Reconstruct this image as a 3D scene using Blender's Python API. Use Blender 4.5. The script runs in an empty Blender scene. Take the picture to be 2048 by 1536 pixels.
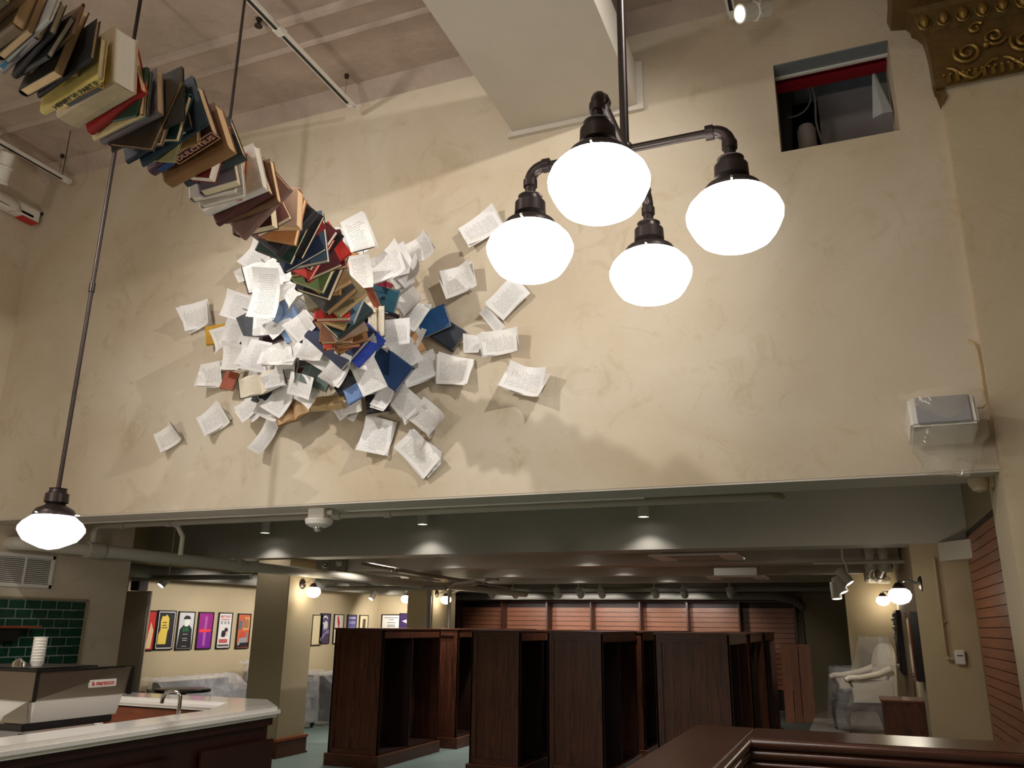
import bpy, bmesh, math, random
from mathutils import Vector, Matrix
random.seed(7)
sc = bpy.context.scene
col = sc.collection

# ------------------------------------------------------------------ camera, light, exposure
FPX, PITCH, ROLL, YAW, EYE = 1645.0, .2859, .012, .3829, 1.65
_cp, _sp, _ca, _sa = math.cos(PITCH), math.sin(PITCH), math.cos(YAW), math.sin(YAW)
CF = Vector((-_sa*_cp, _ca*_cp, _sp))
_r = Vector((_ca, _sa, 0)); _u = _r.cross(CF)
CR = math.cos(ROLL)*_r + math.sin(ROLL)*_u
CU = CR.cross(CF)
CAM = Vector((0, 0, EYE))
cd = bpy.data.cameras.new('camera'); cam = bpy.data.objects.new('camera', cd); col.objects.link(cam)
cam.matrix_world = Matrix(((CR.x, CU.x, -CF.x, CAM.x), (CR.y, CU.y, -CF.y, CAM.y), (CR.z, CU.z, -CF.z, CAM.z), (0, 0, 0, 1)))
cd.sensor_fit = 'HORIZONTAL'; cd.sensor_width = 36.0; cd.lens = FPX/2048*36.0; cd.clip_start = .05; cd.clip_end = 200
sc.camera = cam
sc.view_settings.view_transform = 'Standard'; sc.view_settings.look = 'None'
sc.view_settings.exposure = 0.0; sc.view_settings.gamma = 1.0; sc.view_settings.use_curve_mapping = False
w = bpy.data.worlds.new('World'); sc.world = w; w.use_nodes = True
w.node_tree.nodes['Background'].inputs[0].default_value = (1, .85, .7, 1)
w.node_tree.nodes['Background'].inputs[1].default_value = 0.0
sc.cycles.use_denoising = True
sc.cycles.max_bounces = 7; sc.cycles.diffuse_bounces = 4; sc.cycles.glossy_bounces = 3
sc.cycles.transmission_bounces = 4; sc.cycles.transparent_max_bounces = 10
sc.cycles.caustics_reflective = False; sc.cycles.caustics_refractive = False
sc.cycles.sample_clamp_indirect = 4.0

WARM = (1.0, .91, .81); COOL = (.92, .95, 1.0); NEUT = (1.0, .95, .89)
def lamp(kind, name, loc, power, color, radius=.05, target=None, angle=60, blend=.4):
    ld = bpy.data.lights.new(name, kind); ld.energy = power; ld.color = color; ld.shadow_soft_size = radius
    o = bpy.data.objects.new(name, ld); col.objects.link(o); o.location = loc
    if kind == 'SPOT':
        ld.spot_size = math.radians(angle); ld.spot_blend = blend
        o.rotation_euler = (Vector(target)-Vector(loc)).to_track_quat('-Z', 'Y').to_euler()
    return o
GLOBE = 14.5      # radiance of the big pendant globes
SCONCE = 19.0
# other pendant clusters of the tall hall, behind the camera
for p in ((-1.4, -1.0, 4.3), (-4.4, -1.0, 4.3)):
    lamp('POINT', 'unseen_hall_lamp', p, 68, WARM, .35)
lamp('POINT', 'unseen_hall_lamp', (-4.18, 1.1, 2.25), 80, WARM, .17)      # added unseen lamp over the bar, brightens the quartz top
# track heads over the burst and their throw
lamp('SPOT', 'track_lamp', (-4.62, .4, 5.2), 430, NEUT, .07, (-2.6, 5.0, 3.2), 78, 1.0)
lamp('SPOT', 'track_lamp', (.7, 2.3, 5.45), 360, NEUT, .03, (-3.3, 5.0, 3.3), 75, .9)
lamp('SPOT', 'track_lamp', (-2.7, .5, 5.4), 120, COOL, .03, (-3.45, 4.5, 3.95), 19, .7)

# ------------------------------------------------------------------ measuring helper: a pixel of the photo to a point of the place
def ray(x, y): return CF + CR*((x-1024)/FPX) - CU*((y-768)/FPX)
def P(x, y, Y=None, X=None, Z=None, d=None):
    v = ray(x, y)
    if Y is not None: t = Y/v.y
    elif X is not None: t = X/v.x
    elif Z is not None: t = (Z-EYE)/v.z
    else: t = d/v.length
    return CAM + v*t

# ------------------------------------------------------------------ materials
def lin(c):
    def f(v):
        v /= 255.0
        return v/12.92 if v <= .04045 else ((v+.055)/1.055)**2.4
    return (f(c[0]), f(c[1]), f(c[2]), 1)
MATS = {}
def mat(name, rgb, rough=.6, metal=0, var=0, scale=6, bump=0, bscale=40, spec=None, coat=0, stretch=None, var2=None):
    key = name
    if key in MATS: return MATS[key]
    m = bpy.data.materials.new(name); m.use_nodes = True; nt = m.node_tree; N = nt.nodes; L = nt.links
    b = N['Principled BSDF']; b.inputs['Base Color'].default_value = lin(rgb)
    b.inputs['Roughness'].default_value = rough; b.inputs['Metallic'].default_value = metal
    if spec is not None: b.inputs['Specular IOR Level'].default_value = spec
    if coat: b.inputs['Coat Weight'].default_value = coat; b.inputs['Coat Roughness'].default_value = .15
    if var or bump:
        tc = N.new('ShaderNodeTexCoord'); mp = N.new('ShaderNodeMapping'); L.new(tc.outputs['Object'], mp.inputs[0])
        if stretch: mp.inputs['Scale'].default_value = stretch
    if var:
        nz = N.new('ShaderNodeTexNoise'); nz.inputs['Scale'].default_value = scale; nz.inputs['Detail'].default_value = 6; nz.inputs['Roughness'].default_value = .65
        L.new(mp.outputs[0], nz.inputs[0])
        cr = N.new('ShaderNodeValToRGB'); L.new(nz.outputs[0], cr.inputs[0])
        c = lin(rgb); d = lin(var2) if var2 else tuple(v*(1-var) for v in c[:3])+(1,)
        e = cr.color_ramp.elements; e[0].position = .33; e[1].position = .68
        e[0].color = d; e[1].color = tuple(min(1, v*(1+var*.4)) for v in c[:3])+(1,)
        L.new(cr.outputs[0], b.inputs['Base Color'])
    if bump:
        n2 = N.new('ShaderNodeTexNoise'); n2.inputs['Scale'].default_value = bscale; n2.inputs['Detail'].default_value = 4
        L.new(mp.outputs[0], n2.inputs[0]); bp = N.new('ShaderNodeBump'); bp.inputs['Strength'].default_value = bump; bp.inputs['Distance'].default_value = .02
        L.new(n2.outputs[0], bp.inputs['Height']); L.new(bp.outputs[0], b.inputs['Normal'])
    MATS[key] = m
    return m
def plaster(name, rgb, blot, stain):
    m = bpy.data.materials.new(name); m.use_nodes = True; nt = m.node_tree; N = nt.nodes; L = nt.links; b = N['Principled BSDF']
    b.inputs['Roughness'].default_value = .75; b.inputs['Specular IOR Level'].default_value = .25
    tc = N.new('ShaderNodeTexCoord')
    n1 = N.new('ShaderNodeTexNoise'); n1.inputs['Scale'].default_value = .75; n1.inputs['Detail'].default_value = 7; n1.inputs['Roughness'].default_value = .6; n1.inputs['Distortion'].default_value = .6
    n2 = N.new('ShaderNodeTexNoise'); n2.inputs['Scale'].default_value = 3.2; n2.inputs['Detail'].default_value = 8; n2.inputs['Roughness'].default_value = .7; n2.inputs['Distortion'].default_value = 1.0
    for n in (n1, n2): L.new(tc.outputs['Object'], n.inputs[0])
    r1 = N.new('ShaderNodeValToRGB'); r1.color_ramp.elements[0].position = .3; r1.color_ramp.elements[1].position = .7
    r1.color_ramp.elements[0].color = lin(blot); r1.color_ramp.elements[1].color = lin(rgb); L.new(n1.outputs[0], r1.inputs[0])
    r2 = N.new('ShaderNodeValToRGB'); r2.color_ramp.elements[0].position = .55; r2.color_ramp.elements[1].position = .72
    r2.color_ramp.elements[0].color = (0, 0, 0, 1); r2.color_ramp.elements[1].color = (.55, .55, .55, 1); L.new(n2.outputs[0], r2.inputs[0])
    mx = N.new('ShaderNodeMixRGB'); L.new(r2.outputs[0], mx.inputs[0]); L.new(r1.outputs[0], mx.inputs[1]); mx.inputs[2].default_value = lin(stain)
    L.new(mx.outputs[0], b.inputs['Base Color'])
    bp = N.new('ShaderNodeBump'); bp.inputs['Strength'].default_value = .25; bp.inputs['Distance'].default_value = .03; L.new(n2.outputs[0], bp.inputs['Height']); L.new(bp.outputs[0], b.inputs['Normal'])
    return m
def wood(name, rgb, dark, axis=2, rough=.4, scale=9, coat=.0):
    m = bpy.data.materials.new(name); m.use_nodes = True; nt = m.node_tree; N = nt.nodes; L = nt.links; b = N['Principled BSDF']
    b.inputs['Roughness'].default_value = rough; b.inputs['Coat Weight'].default_value = coat; b.inputs['Coat Roughness'].default_value = .2
    tc = N.new('ShaderNodeTexCoord'); mp = N.new('ShaderNodeMapping'); s = [9, 9, 9]; s[axis] = .7; mp.inputs['Scale'].default_value = s
    L.new(tc.outputs['Object'], mp.inputs[0])
    n1 = N.new('ShaderNodeTexNoise'); n1.inputs['Scale'].default_value = scale*.35; n1.inputs['Detail'].default_value = 8; n1.inputs['Roughness'].default_value = .7; n1.inputs['Distortion'].default_value = 1.6
    L.new(mp.outputs[0], n1.inputs[0])
    cr = N.new('ShaderNodeValToRGB'); e = cr.color_ramp.elements; e[0].position = .32; e[1].position = .66; e[0].color = lin(dark); e[1].color = lin(rgb)
    L.new(n1.outputs[0], cr.inputs[0]); L.new(cr.outputs[0], b.inputs['Base Color'])
    return m
def emit(name, rgb, s):
    m = bpy.data.materials.new(name); m.use_nodes = True; nt = m.node_tree; nt.nodes.clear()
    e = nt.nodes.new('ShaderNodeEmission'); e.inputs[0].default_value = tuple(rgb)+(1,); e.inputs[1].default_value = s
    o = nt.nodes.new('ShaderNodeOutputMaterial'); nt.links.new(e.outputs[0], o.inputs[0]); return m
def film(name, alpha=.35, rgb=(225, 222, 220), rough=.08):
    m = bpy.data.materials.new(name); m.use_nodes = True; nt = m.node_tree; N = nt.nodes; L = nt.links; b = N['Principled BSDF']
    b.inputs['Base Color'].default_value = lin(rgb); b.inputs['Roughness'].default_value = rough; b.inputs['Specular IOR Level'].default_value = .9
    tr = N.new('ShaderNodeBsdfTransparent'); mx = N.new('ShaderNodeMixShader')
    tc = N.new('ShaderNodeTexCoord'); nz = N.new('ShaderNodeTexNoise'); nz.inputs['Scale'].default_value = 4; nz.inputs['Detail'].default_value = 3; nz.inputs['Distortion'].default_value = .8
    L.new(tc.outputs['Object'], nz.inputs[0]); cr = N.new('ShaderNodeValToRGB'); cr.color_ramp.elements[0].position = .4; cr.color_ramp.elements[1].position = .7
    a = alpha; cr.color_ramp.elements[0].color = (a*.75,)*3+(1,); cr.color_ramp.elements[1].color = (min(1, a*1.35),)*3+(1,)
    L.new(nz.outputs[0], cr.inputs[0]); L.new(cr.outputs[0], mx.inputs[0]); L.new(tr.outputs[0], mx.inputs[1]); L.new(b.outputs[0], mx.inputs[2])
    bp = N.new('ShaderNodeBump'); bp.inputs['Strength'].default_value = .8; bp.inputs['Distance'].default_value = .03; L.new(nz.outputs[0], bp.inputs['Height']); L.new(bp.outputs[0], b.inputs['Normal'])
    L.new(mx.outputs[0], N['Material Output'].inputs[0]); return m
def printed(name, paper, ink, rows=26, off=0.0):
    m = bpy.data.materials.new(name); m.use_nodes = True; nt = m.node_tree; N = nt.nodes; L = nt.links; b = N['Principled BSDF']
    b.inputs['Roughness'].default_value = .8; b.inputs['Specular IOR Level'].default_value = .15
    uv = N.new('ShaderNodeUVMap'); sp = N.new('ShaderNodeSeparateXYZ'); L.new(uv.outputs[0], sp.inputs[0])
    def M(op, a, bb=None, c=None):
        n = N.new('ShaderNodeMath'); n.operation = op
        for i, v in enumerate((a, bb, c)):
            if v is None: continue
            if isinstance(v, (int, float)): n.inputs[i].default_value = v
            else: L.new(v, n.inputs[i])
        return n.outputs[0]
    U, V = sp.outputs[0], sp.outputs[1]
    fr = M('FRACT', M('MULTIPLY', V, rows)); line = M('LESS_THAN', fr, .48)
    rowid = M('FLOOR', M('MULTIPLY', V, rows))
    cb = N.new('ShaderNodeCombineXYZ'); L.new(M('MULTIPLY', U, 26), cb.inputs[0]); L.new(M('ADD', M('MULTIPLY', rowid, 7.3), off), cb.inputs[1])
    nz = N.new('ShaderNodeTexNoise'); nz.inputs['Scale'].default_value = 1.0; nz.inputs['Detail'].default_value = 2; L.new(cb.outputs[0], nz.inputs[0])
    word = M('GREATER_THAN', nz.outputs[0], .43)
    cb2 = N.new('ShaderNodeCombineXYZ'); L.new(M('ADD', M('MULTIPLY', rowid, 3.17), off+5), cb2.inputs[1])
    nz2 = N.new('ShaderNodeTexNoise'); nz2.inputs['Scale'].default_value = 1.0; L.new(cb2.outputs[0], nz2.inputs[0])
    end = M('LESS_THAN', U, M('ADD', M('MULTIPLY', nz2.outputs[0], .75), .38))
    mask = M('MULTIPLY', M('MULTIPLY', line, word), M('MULTIPLY', M('GREATER_THAN', U, .14), end))
    mask = M('MULTIPLY', mask, M('MULTIPLY', M('MULTIPLY', M('GREATER_THAN', V, .1), M('LESS_THAN', V, .9)), M('LESS_THAN', U, .86)))
    mx = N.new('ShaderNodeMixRGB'); L.new(M('MULTIPLY', mask, .42), mx.inputs[0]); mx.inputs[1].default_value = lin(paper); mx.inputs[2].default_value = lin(ink)
    L.new(mx.outputs[0], b.inputs['Base Color'])
    return m

M_WALL = plaster('wall_plaster', (214, 203, 184), (197, 180, 154), (173, 152, 116))
M_PIER = plaster('pier_plaster', (206, 192, 166), (192, 174, 144), (174, 150, 112))
M_CEIL = mat('ceiling_plaster', (186, 168, 155), .8, var=.2, scale=1.6, bump=.9, bscale=9, spec=.2)
M_SOFFIT = mat('soffit_paint', (206, 198, 186), .7, var=.06, scale=2)
M_GREY = mat('beam_paint', (198, 193, 182), .55, var=.06, scale=2)
M_LCEIL = mat('low_ceiling_paint', (178, 172, 162), .7, var=.1, scale=2)
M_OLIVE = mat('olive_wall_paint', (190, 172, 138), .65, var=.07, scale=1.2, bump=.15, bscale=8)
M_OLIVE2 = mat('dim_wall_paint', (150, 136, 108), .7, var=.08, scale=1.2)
M_TAUPE = mat('taupe_paint', (190, 178, 162), .6)
M_WOOD = wood('bookcase_oak', (122, 68, 44), (46, 23, 14), 2, .42, coat=.1)
M_WOODX = wood('bookcase_oak_cross', (122, 68, 44), (46, 23, 14), 0, .42, coat=.1)
M_BLACKWOOD = wood('bookcase_interior', (58, 30, 20), (38, 18, 12), 2, .5)
M_SLAT = wood('slat_wood', (192, 128, 94), (160, 98, 70), 0, .42, coat=.15)
M_SLATY = wood('slat_wood_side', (170, 108, 80), (140, 82, 60), 1, .42, coat=.15)
M_CAP = wood('cap_wood', (88, 48, 32), (56, 28, 18), 0, .3, coat=.5)
M_CAPY = wood('cap_wood_run', (88, 48, 32), (56, 28, 18), 1, .3, coat=.5)
M_BARWOOD = wood('bar_front_wood', (58, 26, 18), (38, 16, 12), 2, .4, coat=.15)
M_BARIN = wood('bar_inner_wood', (150, 84, 54), (110, 56, 34), 0, .4)
M_STONE = mat('white_quartz', (250, 247, 243), .14, coat=.3)
M_TILE = mat('green_tile', (28, 66, 50), .08, var=.35, scale=7, spec=.7)
M_GROUT = mat('tile_grout', (128, 142, 134), .8)
M_FLOOR = mat('teal_floor', (152, 172, 164), .55, var=.12, scale=3)
M_BRONZE = mat('dark_bronze', (66, 58, 56), .38, .75, var=.15, scale=8)
M_PIPEW = mat('painted_pipe', (206, 200, 186), .45, var=.06, scale=4)
M_PIPEG = mat('grey_painted_pipe', (150, 146, 136), .5, var=.08, scale=4)
M_WHITE = mat('white_enamel', (228, 224, 216), .4)
M_BLACK = mat('black_satin', (22, 20, 20), .4)
M_CHROME = mat('chrome', (220, 220, 222), .08, 1)
M_STEEL = mat('brushed_steel', (176, 172, 166), .28, 1, var=.08, scale=3, stretch=(1, 12, 12))
M_DARKSTEEL = mat('dark_steel', (140, 128, 114), .3, .85)
M_GOLD = mat('gold_plaster', (118, 92, 50), .42, .45, var=.3, scale=5, bump=.25, bscale=25)
M_GOLDHI = mat('gold_relief', (150, 120, 62), .35, .6, var=.2, scale=9)
M_RED = mat('red_steel_paint', (150, 22, 36), .5)
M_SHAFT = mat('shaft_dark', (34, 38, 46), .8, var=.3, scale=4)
M_SHAFTG = mat('shaft_board', (206, 196, 194), .8, var=.08, scale=3)
M_SHAFTB = mat('shaft_header_grey', (128, 134, 138), .7, var=.15, scale=6)
M_GLOBE = emit('globe_glow', (1.0, .95, .89), GLOBE)
M_SCONCE = emit('sconce_glow', (1.0, .90, .72), SCONCE)
M_LENS = emit('spot_lens_glow', (1.0, .94, .84), 9)
M_LENSW = emit('spot_lens_soft', (1.0, .96, .9), 5)
M_FILM = film('plastic_wrap', .15, (236, 234, 232), .12)
M_FILM2 = film('thin_plastic_bag', .22, (230, 222, 205))
M_FILMS = film('cloudy_wrap', .3, (240, 238, 238), .12)
M_PAGES = [mat('page_block_tan', (240, 202, 154), .8, var=.12, scale=3, stretch=(2, 2, 90)), mat('page_block_cream', (232, 212, 176), .8, var=.1, scale=3, stretch=(2, 2, 90)),
           mat('page_block_pale', (234, 222, 204), .8, var=.1, scale=3, stretch=(2, 2, 90)), mat('page_block_brown', (206, 160, 110), .8, var=.14, scale=3, stretch=(2, 2, 90))]
M_SHEET = [printed('printed_sheet', (242, 240, 239), (96, 90, 88), 26, 0), printed('printed_sheet_verse', (240, 237, 233), (104, 98, 94), 22, 31), printed('printed_sheet_dense', (240, 238, 236), (110, 104, 100), 32, 77)]
M_OPEN = [printed('open_page', (230, 220, 200), (120, 110, 100), 30, 12), printed('open_page_tan', (196, 162, 122), (120, 92, 70), 34, 45)]
def cover_mat(rgb):
    return mat('cover_%d_%d_%d' % rgb, rgb, .55, var=.18, scale=14, bump=.08, bscale=180, spec=.35)

# ------------------------------------------------------------------ mesh helpers
class MB:
    def __init__(s): s.v = []; s.f = []; s.uv = None
    def poly(s, pts, faces):
        b = len(s.v); s.v += [tuple(p) for p in pts]; s.f += [tuple(b+i for i in f) for f in faces]; return s
    def box(s, lo, hi):
        x0, y0, z0 = lo; x1, y1, z1 = hi
        return s.poly([(x0,y0,z0),(x1,y0,z0),(x1,y1,z0),(x0,y1,z0),(x0,y0,z1),(x1,y0,z1),(x1,y1,z1),(x0,y1,z1)],
                      [(0,3,2,1),(4,5,6,7),(0,1,5,4),(1,2,6,5),(2,3,7,6),(3,0,4,7)])
    def bbox(s, lo, hi, c=.006):
        """box with chamfered vertical and horizontal edges"""
        bm = bmesh.new(); bmesh.ops.create_cube(bm, size=1)
        for v in bm.verts: v.co = Vector([(lo[i]+hi[i])/2 + v.co[i]*(hi[i]-lo[i]) for i in range(3)])
        bmesh.ops.bevel(bm, geom=bm.edges[:], offset=c, segments=2, affect='EDGES', clamp_overlap=True)
        bm.verts.ensure_lookup_table(); bm.verts.index_update()
        s.poly([v.co[:] for v in bm.verts], [[v.index for v in f.verts] for f in bm.faces]); bm.free(); return s
    def tube(s, pts, r, n=10, cap=True):
        pts = [Vector(p) for p in pts]; rs = r if isinstance(r, (list, tuple)) else [r]*len(pts)
        b = len(s.v); prev = None
        for i, p in enumerate(pts):
            t = (pts[min(i+1, len(pts)-1)]-pts[max(i-1, 0)]).normalized()
            if prev is None:
                a = Vector((0, 0, 1)) if abs(t.z) < .9 else Vector((1, 0, 0)); u = t.cross(a).normalized()
            else:
                u = (prev - t*prev.dot(t)).normalized()
            prev = u; q = t.cross(u)
            for k in range(n):
                a = 2*math.pi*k/n; s.v.append(tuple(p + (u*math.cos(a)+q*math.sin(a))*rs[i]))
        for i in range(len(pts)-1):
            for k in range(n):
                s.f.append((b+i*n+k, b+i*n+(k+1) % n, b+(i+1)*n+(k+1) % n, b+(i+1)*n+k))
        if cap:
            s.f.append(tuple(b+k for k in range(n))[::-1]); s.f.append(tuple(b+(len(pts)-1)*n+k for k in range(n)))
        return s
    def lathe(s, prof, n=28, c=(0, 0, 0), rot=None):
        b = len(s.v)
        for (r, z) in prof:
            for k in range(n):
                a = 2*math.pi*k/n; p = Vector((r*math.cos(a), r*math.sin(a), z))
                if rot is not None: p = rot @ p
                s.v.append((p.x+c[0], p.y+c[1], p.z+c[2]))
        for i in range(len(prof)-1):
            for k in range(n): s.f.append((b+i*n+k, b+i*n+(k+1) % n, b+(i+1)*n+(k+1) % n, b+(i+1)*n+k))
        s.f.append(tuple(b+k for k in range(n))[::-1]); s.f.append(tuple(b+(len(prof)-1)*n+k for k in range(n)))
        return s
    def ball(s, c, r, n=8):
        pr = [(max(1e-4, r*math.sin(math.pi*i/n)), -r*math.cos(math.pi*i/n)) for i in range(n+1)]
        return s.lathe(pr, n+2, c)
    def prism(s, poly, z0, z1):
        n = len(poly)
        return s.poly([(x, y, z0) for x, y in poly]+[(x, y, z1) for x, y in poly],
                      [tuple(range(n))[::-1], tuple(range(n, 2*n))]+[(i, (i+1) % n, n+(i+1) % n, n+i) for i in range(n)])
    def frame(s, pts, faces, o, X, Y, Z):
        o, X, Y, Z = Vector(o), Vector(X), Vector(Y), Vector(Z)
        return s.poly([tuple(o+X*p[0]+Y*p[1]+Z*p[2]) for p in pts], faces)
    def build(s, name, m, parent=None, smooth=False, kind=None, angle=None):
        me = bpy.data.meshes.new(name); me.from_pydata(s.v, [], s.f); me.update()
        bm = bmesh.new(); bm.from_mesh(me); bmesh.ops.recalc_face_normals(bm, faces=bm.faces[:]); bm.to_mesh(me); bm.free()
        if s.uv:
            ul = me.uv_layers.new(name='UVMap')
            for l in me.loops: ul.data[l.index].uv = s.uv[l.vertex_index]
        me.materials.append(m)
        if smooth:
            if angle is None: angle = 40
            for p in me.polygons: p.use_smooth = True
            try: me.set_sharp_from_angle(angle=math.radians(angle))
            except Exception: pass
        o = bpy.data.objects.new(name, me); col.objects.link(o)
        if parent is not None: o.parent = parent
        if kind: o['kind'] = kind
        return o
ALL_LABELS = {}
def tag(o, label, cat, group=None, kind=None):
    o['label'] = label; o['category'] = cat
    if group: o['group'] = group
    if kind: o['kind'] = kind
    ALL_LABELS.setdefault(label, []).append(o.name)
    return o
def thing(name, label, cat, loc=(0, 0, 0), group=None, rz=0):
    o = bpy.data.objects.new(name, None); col.objects.link(o); o.location = loc; o.rotation_euler = (0, 0, rz); o.empty_display_size = .1
    return tag(o, label, cat, group)
def struct(name, mb, m, label=None, cat=None, smooth=False):
    o = mb.build(name, m, None, smooth); o['kind'] = 'structure'
    if label: o['label'] = label; o['category'] = cat or 'structure'
    return o
def local(o, pts):      # world points into the frame of a thing that only has a location / z rotation
    return o
def text_mesh(name, body, size, m, parent, origin, X, Y, ext=.0006, bold=False, align='CENTER', squash=1.0):
    cu = bpy.data.curves.new(name, 'FONT'); cu.body = body; cu.size = size; cu.align_x = align; cu.align_y = 'CENTER'; cu.extrude = ext; cu.resolution_u = 2
    if bold: cu.offset = size*.02
    t = bpy.data.objects.new('tmp_text', cu); col.objects.link(t)
    dg = bpy.context.evaluated_depsgraph_get(); me = bpy.data.meshes.new_from_object(t.evaluated_get(dg)); bpy.data.objects.remove(t)
    bpy.data.curves.remove(cu)
    me.name = name; X, Y = Vector(X).normalized()*squash, Vector(Y).normalized(); Z = X.cross(Y).normalized(); o = Vector(origin)
    for v in me.vertices: v.co = o + X*v.co.x + Y*v.co.y + Z*(v.co.z+ext)
    me.materials.clear(); me.materials.append(m)
    ob = bpy.data.objects.new(name, me); col.objects.link(ob)
    if parent is not None: ob.parent = parent
    return ob

# ================================================================== STRUCTURE
D = 5.0; WT = .36; ZO = 2.483; ZC = 5.91; XL = -7.05; XJ = .80; ZLC = 3.2; YP = D-.06
YB = 19.0
# tall back wall over the opening, with the square hole
hx0, hx1, hz0, hz1 = -.15, .556, 4.62, 5.285
b = MB()
for lo, hi in (((XL, D, ZO), (hx0, D+WT, ZC)), ((hx1, D, ZO), (XJ, D+WT, ZC)), ((hx0, D, ZO), (hx1, D+WT, hz0)), ((hx0, D, hz1), (hx1, D+.15, ZC))): b.box(lo, hi)
struct('wall_back', b, M_WALL)
struct('wall_right', MB().box((XJ, YP, 0), (4.5, 5.40, ZC)), M_PIER)
struct('wall_left', MB().box((XL-.3, -7, 0), (XL, 6.76, ZC)), M_WALL)
struct('wall_front', MB().box((XL, -7.3, 0), (4.5, -7, ZC)), M_WALL)
struct('wall_right', MB().box((4.5, -7.3, 0), (4.8, 5.4, ZC)), M_WALL)
struct('floor', MB().box((-10.2, -7.3, -.1), (4.8, 20, 0)), M_FLOOR)
struct('ceiling', MB().box((XL, -7.3, ZC), (4.8, D+WT, ZC+.2)), M_CEIL)
# white boxed soffit meeting the wall with a plaster flange
s = struct('trim_1', MB().box((-2.02, -6.9, 5.19), (-1.075, D, 5.535)), M_SOFFIT)
fl = MB()
for lo, hi in (((-2.06, D-.035, 5.15), (-1.03, D, 5.195)), ((-1.085, D-.035, 5.195), (-1.03, D, 5.545))): fl.box(lo, hi)
fl.build('flange', M_SOFFIT, s)
# ceiling ridges and the cove strip at the wall
for i, (px, py, hw, h) in enumerate(((300, 127, .035, .05), (150, 222, .05, .035))):
    y = P(px, py, Z=ZC).y
    struct('trim_%d' % (i+2), MB().tube([(XL, y, ZC), (4.5, y, ZC)], .045 if i == 0 else .03, 8), M_CEIL, smooth=True)
struct('trim_4', MB().prism([(D-.12, ZC), (D, ZC-.11), (D, ZC)], XL, XJ), M_CEIL)
o = bpy.data.objects['trim_4']; me = o.data
for v in me.vertices: v.co = Vector((v.co.z, v.co.x, v.co.y))
# lower room shell
struct('ceiling', MB().box((-10.2, D+WT, ZLC), (1.5, 20, ZLC+.15)), M_LCEIL)
struct('wall_left', MB().box((-9.8, 6.5, 0), (-9.5, 16.2, ZLC)), M_OLIVE)
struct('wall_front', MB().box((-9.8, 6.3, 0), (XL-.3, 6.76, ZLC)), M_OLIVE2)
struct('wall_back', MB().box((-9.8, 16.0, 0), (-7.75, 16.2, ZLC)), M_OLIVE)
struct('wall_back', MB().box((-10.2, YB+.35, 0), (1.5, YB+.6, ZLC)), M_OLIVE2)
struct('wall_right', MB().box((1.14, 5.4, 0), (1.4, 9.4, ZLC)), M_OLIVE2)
struct('wall_right', MB().box((.60, 9.42, 0), (1.4, 9.95, 2.51)), M_OLIVE)
struct('wall_right', MB().box((.64, 9.95, 0), (1.4, 14.5, ZLC)), M_OLIVE)
struct('wall_back', MB().box((-.09, 14.5, 0), (1.4, 14.7, ZLC)), M_OLIVE)
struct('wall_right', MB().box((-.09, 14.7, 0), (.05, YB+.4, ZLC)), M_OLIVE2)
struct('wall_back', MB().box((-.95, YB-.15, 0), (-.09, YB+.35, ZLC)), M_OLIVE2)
for i, y in enumerate((9.4, 11.8, 14.15, 16.4)):
    bo = MB().box((-9.5, y, 2.5), (1.15 if i == 0 else (.62 if i < 3 else -.09), y+.42, ZLC))
    struct('trim_%d' % (5+i), bo, M_GREY)
# columns with wooden bases
def column(name, x0, x1, y0, y1, lab):
    t = thing(name, lab, 'column', ((x0+x1)/2, (y0+y1)/2, 0)); t['kind'] = 'structure'; h = [(x1-x0)/2, (y1-y0)/2]
    MB().bbox((-h[0], -h[1], .0), (h[0], h[1], 2.5), .008).build('shaft', M_OLIVE, t)
    bz = MB().bbox((-h[0]-.03, -h[1]-.03, 0), (h[0]+.03, h[1]+.03, .19), .006).build('base_board', M_WOODX, t)
    MB().bbox((-h[0]-.045, -h[1]-.045, .19), (h[0]+.045, h[1]+.045, .225), .01).build('base_cap', wood('red_wood', (176, 96, 58), (140, 70, 40), 0, .35), t)
    MB().bbox((-h[0]-.045, -h[1]-.045, 0), (h[0]+.045, h[1]+.045, .022), .006).build('base_shoe', M_WOODX, t)
    return t
column('column', -7.52, -6.98, 9.42, 10.02, 'square olive column with wooden base, behind the end of the white bar')
column('column', -7.55, -7.03, 13.75, 14.35, 'square olive column further back, behind the tops of the dark bookcases')
# pier capital (gilded) at the top right corner
prof = []      # (offset, z) from bottom to top, read off the left-hand outline
for (px, py) in ((1871, 186), (1866, 168), (1858, 120), (1852, 97), (1846, 80), (1834, 70), (1824, 66), (1820, 56), (1812, 50), (1782, 52), (1774, 36), (1776, 0)):
    q = P(px, py, Y=YP+.01); prof.append((max(.012, XJ-q.x), q.z))
zt = prof[-1][1]; prof.append((prof[-1][0], zt+.18)); prof.append((prof[-1][0]+.05, zt+.26)); prof.append((prof[-1][0]+.05, ZC-.02))
cap = thing('gilded_capital', 'gilded plaster pilaster capital with scrollwork in the top right corner', 'capital', (XJ, YP, 4.5))
o0 = Vector((XJ, YP, 4.5)); b = MB(); n = len(prof); pts = []
for (o, z) in prof: pts.append((-o, D-YP-.002, z-4.5))
for (o, z) in prof: pts.append((-o, -o, z-4.5))
for (o, z) in prof: pts.append((2.2, -o, z-4.5))
b.poly(pts, [(i, i+1, n+i+1, n+i) for i in range(n-1)]+[(n+i, n+i+1, 2*n+i+1, 2*n+i) for i in range(n-1)])
b.build('moulding', M_GOLD, cap)
fz0, fz1 = prof[2][1]-4.5-.04, prof[3][1]-4.5+.0; fo = (prof[2][0]+prof[3][0])/2
zA, zB = prof[1][1]-4.5, prof[3][1]-4.5; oA, oB = prof[1][0], prof[3][0]
def fzo(z): return -(oA+(oB-oA)*(z-zA)/(zB-zA))
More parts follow.
